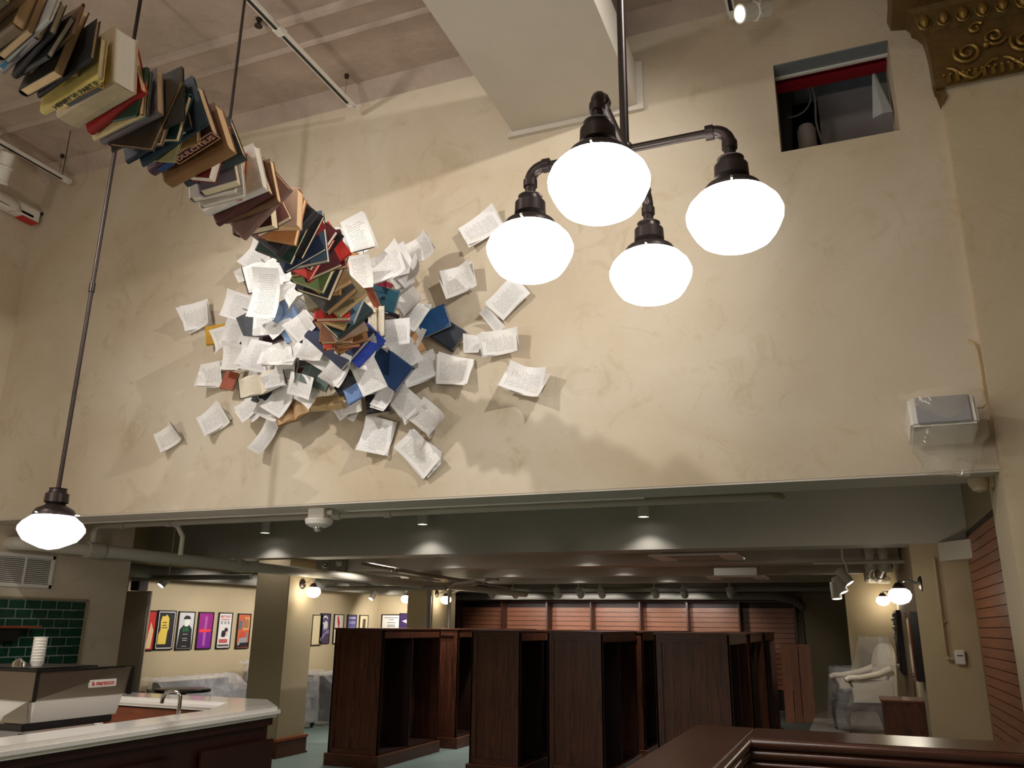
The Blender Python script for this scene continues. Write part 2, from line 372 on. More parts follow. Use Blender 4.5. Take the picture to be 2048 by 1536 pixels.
def spiral(cx, cz, r, a0, turns, sgn, k=20):
    return [(cx+r*(1-.8*i/k)*math.cos(a0+sgn*turns*2*math.pi*i/k), cz+r*(1-.8*i/k)*math.sin(a0+sgn*turns*2*math.pi*i/k)) for i in range(k+1)]
zm = (zA+zB)/2+.02; H = zB-zA
for i in range(4):
    x = .16+i*.30
    for (cx, cz, r, a0, tn, sg) in ((x, zm-.02, H*.30, 2.6, 1.6, 1), (x+.15, zm+.05, H*.24, -.4, 1.5, -1), (x+.06, zm+.13, H*.16, .5, 1.1, 1)):
        sp = spiral(cx, cz, r, a0, tn, sg)
        MB().tube([(a, fzo(z)-.012, z) for a, z in sp], .012, 6).build('scroll', M_GOLDHI, cap, True)
    MB().tube([(x-.12+.03*k, fzo(zm-.13)-.010, zm-.15+.05*math.cos(k*.75)) for k in range(10)], .011, 6).build('vine', M_GOLDHI, cap, True)
    MB().ball((x+.1, fzo(zm)-.015, zm-.0), .022).build('rosette', M_GOLDHI, cap, True)
for i in range(26):                      # small flutes of the lower band
    x = .03+i*.047; z = prof[0][1]-4.5
    MB().box((x, -prof[1][0]-.018, z+.015), (x+.02, -prof[0][0]+.01, z+.062)).build('flute', M_GOLDHI, cap)
for i in range(36):
    MB().ball((.02+i*.034, -oA-.012, zA+.005), .011, 5).build('bead', M_GOLDHI, cap, True)
for i in range(13):                      # egg and dart
    x = -.05+i*.105; z = prof[5][1]-4.5
    MB().lathe([(.004, -.045), (.022, -.03), (.03, 0), (.022, .03), (.004, .042)], 10, (x, -prof[5][0]-.022, z)).build('egg', M_GOLDHI, cap, True)
    MB().tube([(x+.035*math.cos(a), -prof[5][0]-.012, z+.05*math.sin(a)) for a in (2.6, 3.3, 4.0, 4.7, 5.4, 6.1, 6.8)], .007, 5).build('egg_rim', M_GOLDHI, cap, True)
MB().poly([(.0, -.015, zA-.03), (-.05, -.01, zA-.03), (-.02, -.005, zA-.2), (.02, -.02, zA-.12)], [(0, 1, 2, 3)]).build('leaf_tip', M_GOLD, cap)

# shaft behind the square hole
struct('trim_11', MB().box((XL, D+.004, ZO-.012), (XJ, D+WT, ZO)), M_SOFFIT)
b = MB(); y0, y1 = D+.16, D+1.3
for lo, hi in (((hx0-.5, y0, hz0-.35), (hx0-.45, y1, hz1+.5)), ((hx1+.25, y0, hz0-.35), (hx1+.3, y1, hz1+.5)), ((hx0-.5, y1, hz0-.35), (hx1+.3, y1+.05, hz1+.9)),
               ((hx0-.5, y0, hz0-.4), (hx1+.3, y1, hz0-.35)), ((hx0-.5, y0, hz1+.85), (hx1+.3, y1, hz1+.9))): b.box(lo, hi)
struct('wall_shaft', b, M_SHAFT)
h = thing('shaft_board', 'grey wallboard sheet standing inside the square wall hole', 'board', (.36, D+.9, hz0-.33))
MB().box((-.24, 0, 0), (.46, .03, P(1700, 180, Y=D+.9).z-hz0+.33)).build('board', M_SHAFTG, h)
MB().box((-.6, -.02, P(1700, 180, Y=D+.9).z-hz0+.33), (.42, .05, P(1700, 160, Y=D+.9).z-hz0+.33)).build('header', M_SHAFTB, h)
rb = thing('red_steel_beam', 'dark red painted steel beam crossing the square wall hole', 'beam', (.2, D+.26, P(1660, 141, Y=D+.26).z))
MB().box((-.62, 0, -.045), (.6, .012, .12)).build('web', M_RED, rb); MB().box((-.62, -.05, -.06), (.6, .06, -.05)).build('flange', M_RED, rb)
MB().poly([(.36, -.01, -.06), (.46, -.01, -.06), (.42, -.01, -.19), (.36, .03, -.06), (.46, .03, -.06), (.42, .03, -.19)], [(0, 1, 2), (3, 5, 4), (0, 3, 4, 1), (1, 4, 5, 2), (2, 5, 3, 0)]).build('gusset', M_RED, rb)
hb = MB().box((hx0, D+.004, hz1-.006), (hx1, D+.148, hz1)).build('hole_header', M_SHAFTB); hb['kind'] = 'structure'
hb2 = MB().box((hx0, D+.13, hz1-.022), (hx1, D+.15, hz1-.006)).build('header_strip', M_WHITE, hb)
dp = MB().tube([P(1568, 420, Y=D+.7), P(1568, 205, Y=D+.7), P(1562, 120, Y=D+.75)], .06, 12).build('shaft_pipe', mat('shaft_pipe_grey', (92, 88, 88), .6), None, True)
tag(dp, 'dim grey pipe at the left inside the square wall hole', 'pipe')
cn = MB().lathe([(.06, 0), (.062, .01), (.062, .17), (.05, .19), (.05, .2)], 16, P(1617, 304, Y=D+.4)).build('grey_canister', mat('canister_grey', (150, 142, 138), .6), None, True)
tag(cn, 'small grey canister on the lower edge inside the square wall hole', 'canister')
wr = MB().tube([P(1622+2.6*i+3*math.sin(i*.9), 168+15*i, Y=D+.42) for i in range(10)], .008, 6).build('hanging_wire', mat('wire_grey', (120, 116, 112), .6), None, True)
tag(wr, 'pale wires hanging down inside the square wall hole', 'wire')
wr = MB().tube([P(1575+46*math.sin(a), 195+40*math.cos(a), Y=D+.45) for a in [i*.2 for i in range(13)]], .006, 6).build('looped_wire', MATS['wire_grey'], None, True)
tag(wr, 'thin wire making a loop inside the square wall hole', 'wire')
fs = MB().poly([(hx1-.10, D+.2, hz1-.10), (hx1-.075, D+.2, hz1-.10), (hx1-.01, D+.17, hz1-.42), (hx1-.13, D+.19, hz1-.43), (hx1-.07, D+.15, hz1-.43), (hx1-.09, D+.18, hz1-.1)],
               [(0, 5, 4, 3), (5, 1, 2, 4), (0, 1, 2, 4, 3)]).build('plastic_strip', mat('strip_plastic', (168, 172, 172), .4))
tag(fs, 'tapered scrap of pale plastic hanging in the square wall hole', 'plastic scrap')

# ================================================================== HALL FITTINGS
GPROF = [(.06, .10), (.10, .092), (.135, .072), (.163, .04), (.175, .008), (.173, -.015), (.16, -.045), (.145, -.072), (.128, -.094), (.105, -.108), (.07, -.117), (.03, -.121), (.004, -.122)]
def globe_parts(parent, dx=0, dy=0, dz=0, s=1.0, pointed=False):
    pr = [(r*s, z*s) for r, z in GPROF]
    if pointed: pr = [(.05*s, .092*s), (.11*s, .078*s), (.155*s, .04*s), (.172*s, .014*s), (.173*s, -.006*s), (.158*s, -.032*s), (.137*s, -.06*s), (.10*s, -.078*s), (.05*s, -.1*s), (.004, -.11*s)]
    g = MB().lathe(pr, 36, (dx, dy, dz)).build('glass_globe', M_GLOBE, parent, True, angle=60)
    f = MB().lathe([(.05*s, .27*s), (.045*s, .265*s), (.05*s, .245*s), (.062*s, .24*s), (.064*s, .19*s), (.05*s, .185*s), (.055*s, .175*s), (.10*s, .15*s), (.112*s, .13*s), (.112*s, .112*s), (.05*s, .112*s)], 28, (dx, dy, dz-.035)).build('fitter_cap', M_BRONZE, parent, True)
    for a in (.6, 2.7, 4.8): MB().tube([(dx+.108*s*math.cos(a), dy+.108*s*math.sin(a), dz+.088*s), (dx+.135*s*math.cos(a), dy+.135*s*math.sin(a), dz+.088*s)], .006*s, 6).build('set_screw', M_CHROME, parent)
    return g
cl = thing('pendant_cluster', 'four-globe pendant chandelier on dark pipe arms, upper centre', 'chandelier', (-.665, 2.82, 3.1))
A = .40; HZ = .365
MB().tube([(0, 0, HZ-.03), (0, 0, ZC-3.1)], .018, 12).build('pipe_stem', M_BRONZE, cl, True)
MB().ball((0, 0, HZ), .036).build('pipe_cross', M_BRONZE, cl, True)
for (ax, ay) in ((1, 0), (-1, 0), (0, 1), (0, -1)):
    q = [(ax*.02, ay*.02, HZ), (ax*(A-.06), ay*(A-.06), HZ)]
    MB().tube(q, .0165, 10).build('pipe_arm', M_BRONZE, cl, True)
    el = [(ax*(A-.06+.06*math.sin(t)), ay*(A-.06+.06*math.sin(t)), HZ-.06+.06*math.cos(t)) for t in [i*math.pi/12 for i in range(7)]]
    b = MB().tube(el, .024, 12); b.tube([(ax*(A-.085), ay*(A-.085), HZ), (ax*(A-.055), ay*(A-.055), HZ)], .029, 12); b.tube([(ax*A, ay*A, HZ-.085), (ax*A, ay*A, HZ-.055)], .029, 12)
    b.tube([(ax*A, ay*A, .22), (ax*A, ay*A, HZ-.06)], .022, 12)
    b.build('pipe_elbow', M_BRONZE, cl, True)
    globe_parts(cl, ax*A, ay*A, 0)
pq = P(103, 1060, Y=3.4)
lp = thing('schoolhouse_pendant', 'single white schoolhouse pendant on long dark rod at lower left', 'pendant lamp', pq)
globe_parts(lp, s=1.0, pointed=True)
jz = P(185, 575, Y=3.4).z-pq.z
MB().tube([(0, 0, .22), (0, 0, ZC-pq.z)], .0125, 10).build('rod', M_BRONZE, lp, True)
MB().tube([(0, 0, jz-.03), (0, 0, jz+.03)], .018, 10).build('rod_coupling', M_BRONZE, lp, True)
MB().lathe([(.06, ZC-pq.z-.03), (.06, ZC-pq.z-.005), (.02, ZC-pq.z-.04)], 16).build('canopy', M_BRONZE, lp, True)

def track(name, x, y0, y1, z, lab):
    t = thing(name, lab, 'light track', (x, y1, z)); L = y0-y1
    MB().bbox((-.028, L, 0), (.028, 0, .032), .004).build('rail', M_WHITE, t)
    MB().box((-.012, L+.05, -.003), (.012, -.08, .0005)).build('slot', M_BLACK, t)
    MB().bbox((-.03, -.05, -.004), (.03, .012, .034), .008).build('end_cap', M_WHITE, t)
    for yy in (-.12, -1.5, -3.0):
        MB().tube([(0, yy, .03), (0, yy, ZC-z)], .0025, 5).build('hanger_wire', M_STEEL, t)
        MB().lathe([(.018, ZC-z-.03), (.018, ZC-z)], 8, (0, yy, 0)).build('hanger_cup', M_BRONZE, t)
    return t
t1 = track('light_track', -3.39, -.5, 4.88, 5.67, 'long white light track hanging under the ceiling above the book trail')
MB().bbox((-.036, -1.0, -.006), (.036, -.92, .036), .005).build('joiner', M_WHITE, t1)
track('light_track', -6.585, -.5, 4.93, 5.67, 'short visible end of white light track at far left under the ceiling')
track('light_track', -.38, -.5, 4.92, 5.67, 'white light track over the top right of the hall, mostly out of sight')
def track_head(loc, aim, lab, s=1.0, lens=M_LENS):
    t = thing('track_spotlight', lab, 'spotlight', loc)
    d = (Vector(aim)-Vector(loc)).normalized(); rot = d.to_track_quat('-Z', 'Y').to_matrix()
    MB().lathe([(.03*s, .16*s), (.05*s, .15*s), (.05*s, .06*s), (.062*s, .05*s), (.062*s, .035*s), (.054*s, .03*s), (.056*s, -.06*s), (.062*s, -.065*s), (.062*s, -.085*s), (.05*s, -.085*s)], 20, (0, 0, 0), rot).build('body', M_WHITE, t, True)
    MB().lathe([(.048*s, -.0855*s), (.048*s, -.088*s)], 20, (0, 0, 0), rot).build('lens', lens, t)
    up = rot @ Vector((0, 0, .10*s))
    MB().tube([up, up+Vector((0, .0, .06*s)), (up.x*.3, up.y*.3, .2*s)], .012*s, 8).build('yoke', M_WHITE, t, True)
    MB().bbox((-.025*s, -.05*s, .17*s), (.025*s, .05*s, .23*s), .005).build('adapter', M_WHITE, t)
    for a in range(6): MB().ball(rot @ Vector((.058*s*math.cos(a), .058*s*math.sin(a), .045*s)), .011*s, 5).build('cooling_stud', M_WHITE, t)
    return t
hp = P(1500, 24, Z=5.51)
track_head(hp, (-3.0, 2.6, 4.0), 'white theatre-style track spotlight at the top edge, right of the chandelier rod')
hq = P(4, 345, Z=5.46)
track_head(hq, (-7.4, 4.6, 3.5), 'white track spotlight cut off by the left edge under the ceiling', 1.2, M_STEEL)
# left edge pieces: exit-sign like box on the side wall
sg = thing('wall_bracket_box', 'white bracket box with red underside at left edge of the plaster wall', 'sign', P(34, 432, X=XL+.02))
MB().bbox((0, -.35, -.02), (.10, .16, .10), .01).build('box', M_WHITE, sg); MB().box((.005, -.02, -.03), (.10, .15, -.02)).build('red_face', mat('sign_red', (190, 30, 30), .4), sg)
MB().bbox((.0, -.75, .10), (.05, .42, .14), .006).build('upper_rail', M_WHITE, sg); MB().bbox((.05, -.75, .0), (.10, .1, .035), .006).build('lower_rail', M_WHITE, sg)
MB().ball((.06, .2, .11), .018).build('screw', M_BLACK, sg)
db = MB().tube([(XL+.08, 3.9, 5.40), (XL+.08, 4.62, 5.40), (XL+.08, 4.70, 5.38), (XL+.08, 4.72, 5.33)], .065, 16).build('white_duct', M_SOFFIT, None, True)
tag(db, 'rounded white duct end at far left below the ceiling', 'duct')
# sprinkler and hooks of the ceiling
for i, (px, py) in enumerate(((517, 50), (240, 240))):
    q = P(px, py, Z=ZC-.06); t = thing('sprinkler', ('small dark sprinkler head on the ceiling beside the long track', 'small dark sprinkler head on the ceiling at the left of the book trail')[i], 'sprinkler', q)
    MB().lathe([(.025, .06), (.025, .045), (.014, .04), (.014, .0), (.03, -.005), (.03, -.012)], 10).build('head', M_BRONZE, t, True)
    MB().lathe([(.045, .06), (.04, .052)], 12).build('rosette', M_CEIL, t)
q = P(141, 262, Z=ZC); ro = MB().tube([q, q-Vector((0, 0, .45))], .004, 5).build('ceiling_rod', M_BRONZE); tag(ro, 'thin rod hanging from the ceiling at the left, above the short track end', 'rod')

# speaker in plastic on the right
sp = thing('speaker', 'white wall speaker with grey grille hanging tilted under plastic at right', 'speaker', P(1883, 835, Y=D-.2))
for v in (0,):
    R_ = Matrix.Rotation(math.radians(-14), 3, 'X')
    b = MB().bbox((-.16, -.09, -.085), (.16, .17, .085), .012)
    b.v = [tuple(R_ @ Vector(p)) for p in b.v]; b.build('cabinet', M_WHITE, sp)
    b = MB().bbox((-.125, -.10, -.078), (.13, -.088, .078), .004); b.v = [tuple(R_ @ Vector(p)) for p in b.v]; b.build('grille', mat('grille_grey', (150, 148, 150), .5), sp)
    MB().box((-.03, .1, -.03), (.03, .21, .03)).build('wall_mount', M_WHITE, sp)
random.seed(21)
def crumple(nu, nv, f, jit, closed=False):
    pts = []; faces = []
    for j in range(nv):
        for i in range(nu):
            p = Vector(f(i/(nu-1), j/(nv-1))); p += Vector((random.uniform(-1, 1), random.uniform(-1, 1), random.uniform(-1, 1)))*jit; pts.append(p)
    for j in range(nv-1):
        for i in range(nu-1): faces.append((j*nu+i, j*nu+i+1, (j+1)*nu+i+1, (j+1)*nu+i))
    return MB().poly(pts, faces)
def bagf(u, v):
    a = 2*math.pi*u; hh = .15-.43*v; wd = .21-.03*v if v < .6 else .19*(1-(v-.6)*1.2)
    return (wd*math.cos(a)+.01, .02+(.15-.05*v)*math.sin(a), hh-.02)
crumple(22, 12, bagf, .012).build('plastic_bag', M_FILM2, sp, True, angle=180)
cb = MB().tube([P(1936, 680, Y=D-.012), P(1948, 686, Y=D-.02), P(1955, 703, Y=D-.02), P(1963, 745, Y=D-.02), P(1968, 790, Y=D-.02), P(1972, 808, Y=D-.03), P(1965, 815, Y=D-.05), P(1945, 817, Y=D-.08), P(1925, 815, Y=D-.14)], .006, 7).build('speaker_cable', mat('cable_beige', (196, 168, 120), .5), None, True)
tag(cb, 'beige cable running down the wall from a hole to the wrapped speaker', 'cable')
for (px, py, l) in ((1870, 196, 0),):
    pass
# the cable that holds the book trail
hc = P(456, 268, d=3.52); hcab = MB().tube([hc-Vector((0, 0, .05)), (hc.x, hc.y, ZC)], .006, 6).build('suspension_cable', M_BRONZE); tag(hcab, 'thin steel cable holding up the book trail from the ceiling', 'cable')
tb = MB().tube([hc-Vector((0, 0, .05)), hc+Vector((0, 0, .06))], .014, 8).build('turnbuckle', M_BRONZE, hcab)

# ================================================================== BOOKS
def book_parts(root, h, w, t, rgb, pages, b=.0028, text=None, closed_back=True):
    """local frame: x across (spine at -x), y along the spine, z through the thickness"""
    c = cover_mat(rgb); e = .004
    mb = MB()
    n = 5; out = []; inn = []
    for k in range(n+1):
        a = math.pi/2+math.pi*k/n
        out.append((-w/2+.010*math.cos(a), (t/2)*math.sin(a))); inn.append((-w/2+.010*math.cos(a)+b, (t/2-b)*math.sin(a)))
    poly_o = [(w/2, t/2)]+out+[(w/2, -t/2)]; poly_i = [(w/2, t/2-b)]+inn+[(w/2, -t/2+b)]
    m = len(poly_o); pts = []
    for y in (-h/2, h/2):
        pts += [(x, y, z) for x, z in poly_o]+[(x, y, z) for x, z in poly_i]
    f = []
    for k in range(m-1):
        f += [(k, k+1, 2*m+k+1, 2*m+k), (m+k, 3*m+k, 3*m+k+1, m+k+1), (k, m+k, m+k+1, k+1), (2*m+k, 2*m+k+1, 3*m+k+1, 3*m+k)]
    f += [(0, 2*m, 3*m, m), (m-1, 2*m-1, 4*m-1, 3*m-1)]
    mb.poly(pts, f).build('cover', c, root)
    # page block, slightly concave fore-edge
    q = t/2-b; x0 = -w/2+b; x1 = w/2-e
    pp = [(x0, -q), (x0, q), (x1, q), (x1-.003, q*.4), (x1-.003, -q*.4), (x1, -q)]
    MB().poly([(x, y, z) for y in (-h/2+e, h/2-e) for x, z in pp], [tuple(range(6)), tuple(range(11, 5, -1))]+[(i, 6+i, 6+(i+1) % 6, (i+1) % 6) for i in range(6)]).build('page_block', pages, root)
    return c
def orient(root, loc, X, Z):
    Z = Vector(Z).normalized(); X = Vector(X); X = (X-Z*X.dot(Z)).normalized(); Y = Z.cross(X)
    root.matrix_world = Matrix(((X.x, Y.x, Z.x, loc[0]), (X.y, Y.y, Z.y, loc[1]), (X.z, Y.z, Z.z, loc[2]), (0, 0, 0, 1)))
ORD = 'first second third fourth fifth sixth seventh eighth ninth tenth'.split()
# path of the hanging trail: pixel and distance of its axis
PATH = [(-130, -70, 3.06), (0, 20, 3.08), (140, 122, 3.13), (240, 186, 3.2), (320, 243, 3.3), (400, 303, 3.44), (462, 362, 3.62), (532, 414, 3.86), (592, 470, 4.16), (640, 530, 4.5), (672, 590, 4.85), (684, 632, 5.06), (690, 664, 5.24)]
PW = [P(a, b_, d=dd) for a, b_, dd in PATH]
def catmull(i, t):
    p = [PW[max(0, min(len(PW)-1, i+k))] for k in (-1, 0, 1, 2)]
    return .5*((2*p[1])+(p[2]-p[0])*t+(2*p[0]-5*p[1]+4*p[2]-p[3])*t*t+(-p[0]+3*p[1]-3*p[2]+p[3])*t**3)
SP = [catmull(i, k/20) for i in range(len(PW)-1) for k in range(20)]+[PW[-1]]
SL = [0]
for i in range(1, len(SP)): SL.append(SL[-1]+(SP[i]-SP[i-1]).length)
def at_len(s):
    s = max(0, min(SL[-1]-1e-6, s)); i = max(k for k in range(len(SL)) if SL[k] <= s); i = min(i, len(SP)-2)
    f = (s-SL[i])/(SL[i+1]-SL[i]); return SP[i].lerp(SP[i+1], f), (SP[min(i+3, len(SP)-1)]-SP[max(i-2, 0)]).normalized()
def px_of(p):
    v = p-CAM; z = v.dot(CF); return 1024+FPX*v.dot(CR)/z, 768-FPX*v.dot(CU)/z
# description, cover, page tone (0 tan 1 cream 2 pale 3 brown), thickness, height, width, twist(deg), side shown: 's' spine / 'p' pages
T_ = [
 ('olive-brown hardback', (92, 84, 62), 0, .05, .25, .18, 10, 's'), ('dark brown hardback', (70, 52, 40), 0, .045, .24, .17, -6, 's'), ('black hardback', (34, 32, 34), 1, .04, .24, .17, 14, 'p'),
 ('olive hardback', (104, 92, 66), 0, .05, .26, .19, 4, 's'), ('brown leather-look hardback', (118, 86, 58), 0, .05, .25, .18, -8, 's'), ('dull brown hardback', (124, 98, 70), 0, .05, .24, .17, 5, 's'),
 ('tan and purple hardback', (84, 62, 72), 0, .05, .22, .16, -4, 'p'), ('grey-white paperback, blue foot on spine', (196, 194, 190), 2, .026, .27, .19, -8, 's'),
 ('lavender-grey hardback with pinkish pages', (140, 128, 132), 0, .05, .23, .17, 6, 's'), ('charcoal hardback with cream pages', (58, 54, 56), 1, .04, .22, .16, -10, 's'),
 ('black slim hardback with white lavender endpapers', (36, 34, 38), 2, .035, .22, .16, 12, 's'), ('thin brown hardback', (120, 90, 66), 0, .022, .22, .16, -6, 'p'),
 ('stout black and buff hardback with orange-tan pages', (48, 42, 38), 0, .065, .27, .19, 4, 'p'), ('black slim hardback', (40, 38, 40), 0, .03, .25, .17, -10, 's'),
 ('buff paperback with tan pages', (176, 146, 104), 0, .035, .18, .12, 12, 'p'), ('yellow paperback titled HENRY VI PART II', (232, 206, 120), 1, .048, .26, .165, -7, 's'),
 ('yellow paperback with a black label', (226, 196, 124), 1, .020, .20, .14, 3, 's'), ('big weathered grey-beige book without a cover cloth', (190, 168, 136), 2, .09, .29, .21, -2, 's'),
 ('bright red hardback with pink edges', (172, 40, 38), 0, .045, .26, .19, -12, 's'), ('thin dark green book', (42, 74, 56), 0, .016, .25, .17, 8, 's'), ('pale buff paperback', (206, 180, 132), 0, .03, .24, .17, -4, 's'),
 ('slim teal grey book', (88, 104, 106), 0, .018, .24, .17, 4, 's'), ('mauve grey hardback with a tan page block', (128, 112, 118), 0, .07, .26, .18, -12, 's'), ('dark brown hardback standing wide', (72, 58, 46), 0, .035, .27, .20, 22, 'p'),
 ('khaki-edged black picture book', (52, 48, 42), 1, .024, .30, .23, -14, 's'), ('pink-brown hardback with tan pages', (150, 118, 112), 0, .04, .22, .15, 12, 'p'), ('white paper-covered play script', (226, 224, 222), 2, .02, .23, .16, 20, 'p'),
 ('teal hardback with thick tan pages', (40, 96, 92), 0, .05, .25, .17, 10, 'p'), ('navy hardback with a lettered spine', (38, 46, 66), 1, .045, .28, .2, -18, 's'), ('black picture book with blue cover art', (48, 64, 76), 1, .028, .29, .22, -22, 's'),
 ('yellowed board-bound book', (168, 156, 110), 1, .02, .28, .2, 18, 'p'), ('black octavo with cream pages', (40, 34, 36), 1, .04, .2, .135, 14, 'p'), ('tan pamphlet', (206, 160, 110), 0, .03, .21, .15, -4, 's'),
 ('large plum hardback titled DULCITIUS', (92, 58, 74), 0, .085, .29, .21, -16, 's'), ('worn brown leather folio', (146, 104, 64), 0, .055, .28, .2, -14, 's'), ('crimson hardback with cream pages', (136, 42, 46), 2, .045, .23, .16, 20, 'p'),
 ('dark slate hardback with worn corner', (62, 68, 70), 0, .045, .25, .18, -16, 's'), ('lilac grey hardback with cream pages', (150, 142, 150), 1, .045, .22, .15, -4, 'p'), ('soft grey paperback', (186, 176, 166), 2, .035, .25, .18, 4, 'p'),
 ('white stapled script', (216, 210, 202), 2, .022, .25, .18, 0, 'p'), ('orange paperback with red spine', (206, 72, 48), 0, .04, .21, .14, 10, 'p'), ('thick white paper-bound volume', (222, 212, 204), 2, .065, .28, .2, -6, 's'),
 ('maroon cloth book', (88, 48, 46), 0, .045, .27, .19, -14, 's'), ('brown book with torn dust jacket', (120, 84, 58), 0, .05, .26, .19, -8, 's'), ('mauve-brown folio', (138, 104, 96), 0, .05, .29, .21, -30, 's'),
 ('cream-paged brown hardback', (84, 52, 40), 1, .05, .26, .18, -2, 'p'), ('rose cloth book with slim cream pages', (164, 110, 106), 1, .03, .24, .17, -18, 'p'), ('pale pink paperback', (222, 186, 160), 0, .06, .24, .17, 12, 'p'),
 ('amber-paged slim book', (190, 130, 80), 0, .03, .22, .15, 18, 'p'), ('black clothbound book at a slant', (42, 40, 46), 0, .05, .27, .19, -46, 's'), ('bottle green hardback with cream pages', (30, 52, 44), 1, .04, .27, .18, 24, 'p'),
 ('black notebook with beige pages', (34, 32, 36), 1, .03, .23, .16, 26, 'p'), ('crimson book with torn face', (150, 44, 52), 0, .035, .25, .18, -36, 's'), ('white-edged navy album', (40, 54, 80), 2, .03, .29, .22, -26, 'p'),
 ('dark blue cloth book', (30, 44, 72), 1, .04, .26, .19, -30, 's'), ('small tan book', (160, 120, 76), 1, .035, .2, .14, 6, 'p'), ('steel blue hardback with cream pages', (74, 94, 112), 1, .045, .27, .19, -6, 'p'),
 ('wine red hardback with pale upright pages', (98, 34, 40), 2, .04, .24, .16, 34, 'p'), ('coral red paperback', (214, 76, 66), 2, .025, .24, .17, 28, 'p'), ('thin black album', (26, 26, 26), 1, .016, .29, .22, 44, 'p'),
 ('dark maroon book', (84, 34, 40), 1, .04, .26, .19, -24, 's'), ('scarlet cloth book', (196, 54, 46), 1, .045, .27, .2, -34, 's'), ('burgundy hardback with tan pages', (92, 28, 36), 0, .05, .28, .2, -4, 'p'),
 ('moss green hardback with cream pages', (96, 116, 66), 1, .04, .25, .18, 26, 'p'), ('mustard and cream paperback', (206, 166, 92), 1, .03, .24, .17, 36, 'p'), ('black cloth hardback', (34, 36, 44), 1, .045, .27, .19, 20, 'p'),
 ('buff paperback with black lettering', (190, 152, 110), 0, .04, .24, .17, -30, 's'), ('small orange-tan book', (196, 134, 72), 0, .04, .2, .13, 2, 'p'), ('charcoal rounded-spine volume', (72, 68, 66), 3, .055, .29, .21, -40, 's'),
 ('olive drab paperback', (128, 118, 92), 3, .03, .28, .2, -16, 'p'), ('khaki paperback', (150, 132, 96), 0, .03, .29, .21, -38, 's'), ('red book with a cream border', (190, 48, 40), 1, .03, .27, .19, -2, 'p'),
 ('sky blue banded hardback', (92, 122, 150), 1, .035, .25, .18, 16, 's'), ('straw yellow paperback', (204, 178, 120), 0, .03, .25, .18, 22, 'p'), ('dark teal hardback with a gilt rule', (50, 68, 72), 1, .035, .27, .2, -42, 's'),
 ('grey-brown card book', (150, 124, 104), 0, .025, .27, .2, -26, 's'), ('cocoa brown book', (136, 88, 60), 0, .03, .27, .19, 2, 's'), ('tawny brown book', (150, 102, 70), 3, .03, .28, .2, -14, 's'),
 ('orange and red picture paperback', (206, 70, 52), 0, .03, .29, .21, -6, 's'), ('ochre paperback', (150, 112, 70), 3, .03, .27, .2, -34, 's'),
]
# anchors: index in T_ -> pixel x along the axis
ANCH = [(0, -110), (6, 40), (15, 152), (18, 236), (22, 272), (28, 315), (33, 352), (41, 468), (44, 496), (50, 582), (56, 604), (62, 630), (63, 642), (69, 664), (74, 676), (79, 688)]
axs = [px_of(p)[0]+.22*px_of(p)[1] for p in SP]
AN = []
for i, px in ANCH:
    best = min(range(len(SP)), key=lambda k: abs(px_of(SP[k])[0]-px)); AN.append((i, SL[best]))
AN[-1] = (79, SL[-1]-.02); AN[-2] = (74, SL[-1]-.24)
random.seed(5); SNAKE = []
LAND = {15: 'yellow HENRY VI book', 18: 'bright red book', 33: 'plum DULCITIUS book', 41: 'thick white volume', 50: 'bottle green book', 63: 'moss green book', 78: 'orange-red picture book'}
POS, THK = {}, {}
for (ia, sa), (ib, sb) in zip(AN, AN[1:]):
    idx = list(range(ia, ib+1)); tt = [T_[k][3]*(.5 if k in (ia, ib) else 1) for k in idx]; sc_ = (sb-sa)/sum(tt); acc = sa
    for k, q in zip(idx, tt):
        THK[k] = min(THK.get(k, 9), T_[k][3]*sc_)
        if k == ia: POS[k] = sa; acc += q*sc_
        elif k == ib: POS[k] = sb
        else: POS[k] = acc+q*sc_/2; acc += q*sc_
for i, (desc, rgb, pt, t0_, h, w, tw, side) in enumerate(T_):
    s = POS[i]; t = min(THK[i], t0_*1.3)
    loc, T = at_len(s)
    prog = i/len(T_)
    v = (loc-CAM).normalized()
    # in-plane direction that shows in the picture along (cos,-sin) up to the right
    aim = (CR*.86+CU*.50); L0 = (aim-T*aim.dot(T)).normalized(); W0 = T.cross(L0)
    if W0.dot(v) > 0: W0 = -W0            # the long side towards the viewer
    k = math.radians(tw+random.uniform(-4, 4)+(27 if i < 33 else 20 if i < 49 else 26)); Ld = L0*math.cos(k)+W0*math.sin(k); Wd = -L0*math.sin(k)+W0*math.cos(k)
    tilt = math.radians(4*math.sin(i*.55)+random.uniform(-1.5, 1.5)*(.6+1.6*prog)); tilt2 = math.radians(4*math.sin(i*.41+1)+random.uniform(-1.5, 1.5)*(.6+1.6*prog))
    Z = (-T+Ld*math.tan(tilt)+Wd*math.tan(tilt2)).normalized()
    X = -Wd if side == 's' else Wd        # spine sits at local -x
    if (side == 'p' and random.random() < .6) or (i >= 45 and random.random() < .6): X = Ld       # short edge of pages to the viewer
    off = Ld*random.uniform(-.03, .03)+Wd*random.uniform(-.025, .025)
    ref = min(LAND, key=lambda q: (abs(q-i), q)); dl = i-ref
    lab = desc+(' in the hanging book trail' if dl == 0 else ', %s %s the %s' % (ORD[abs(dl)-1] if abs(dl) <= 10 else '%dth' % abs(dl), 'up from' if dl < 0 else 'down from', LAND[ref]))
    if i == 15: off = Wd*.045*(-1 if Wd.dot(v) > 0 else 1)
    root = thing('book', lab, 'book', (0, 0, 0), 'books of the hanging trail')
    book_parts(root, h, w, t*.99, rgb, M_PAGES[pt]); orient(root, loc+off, X, Z); SNAKE.append((root, h, w, t*.99, side))
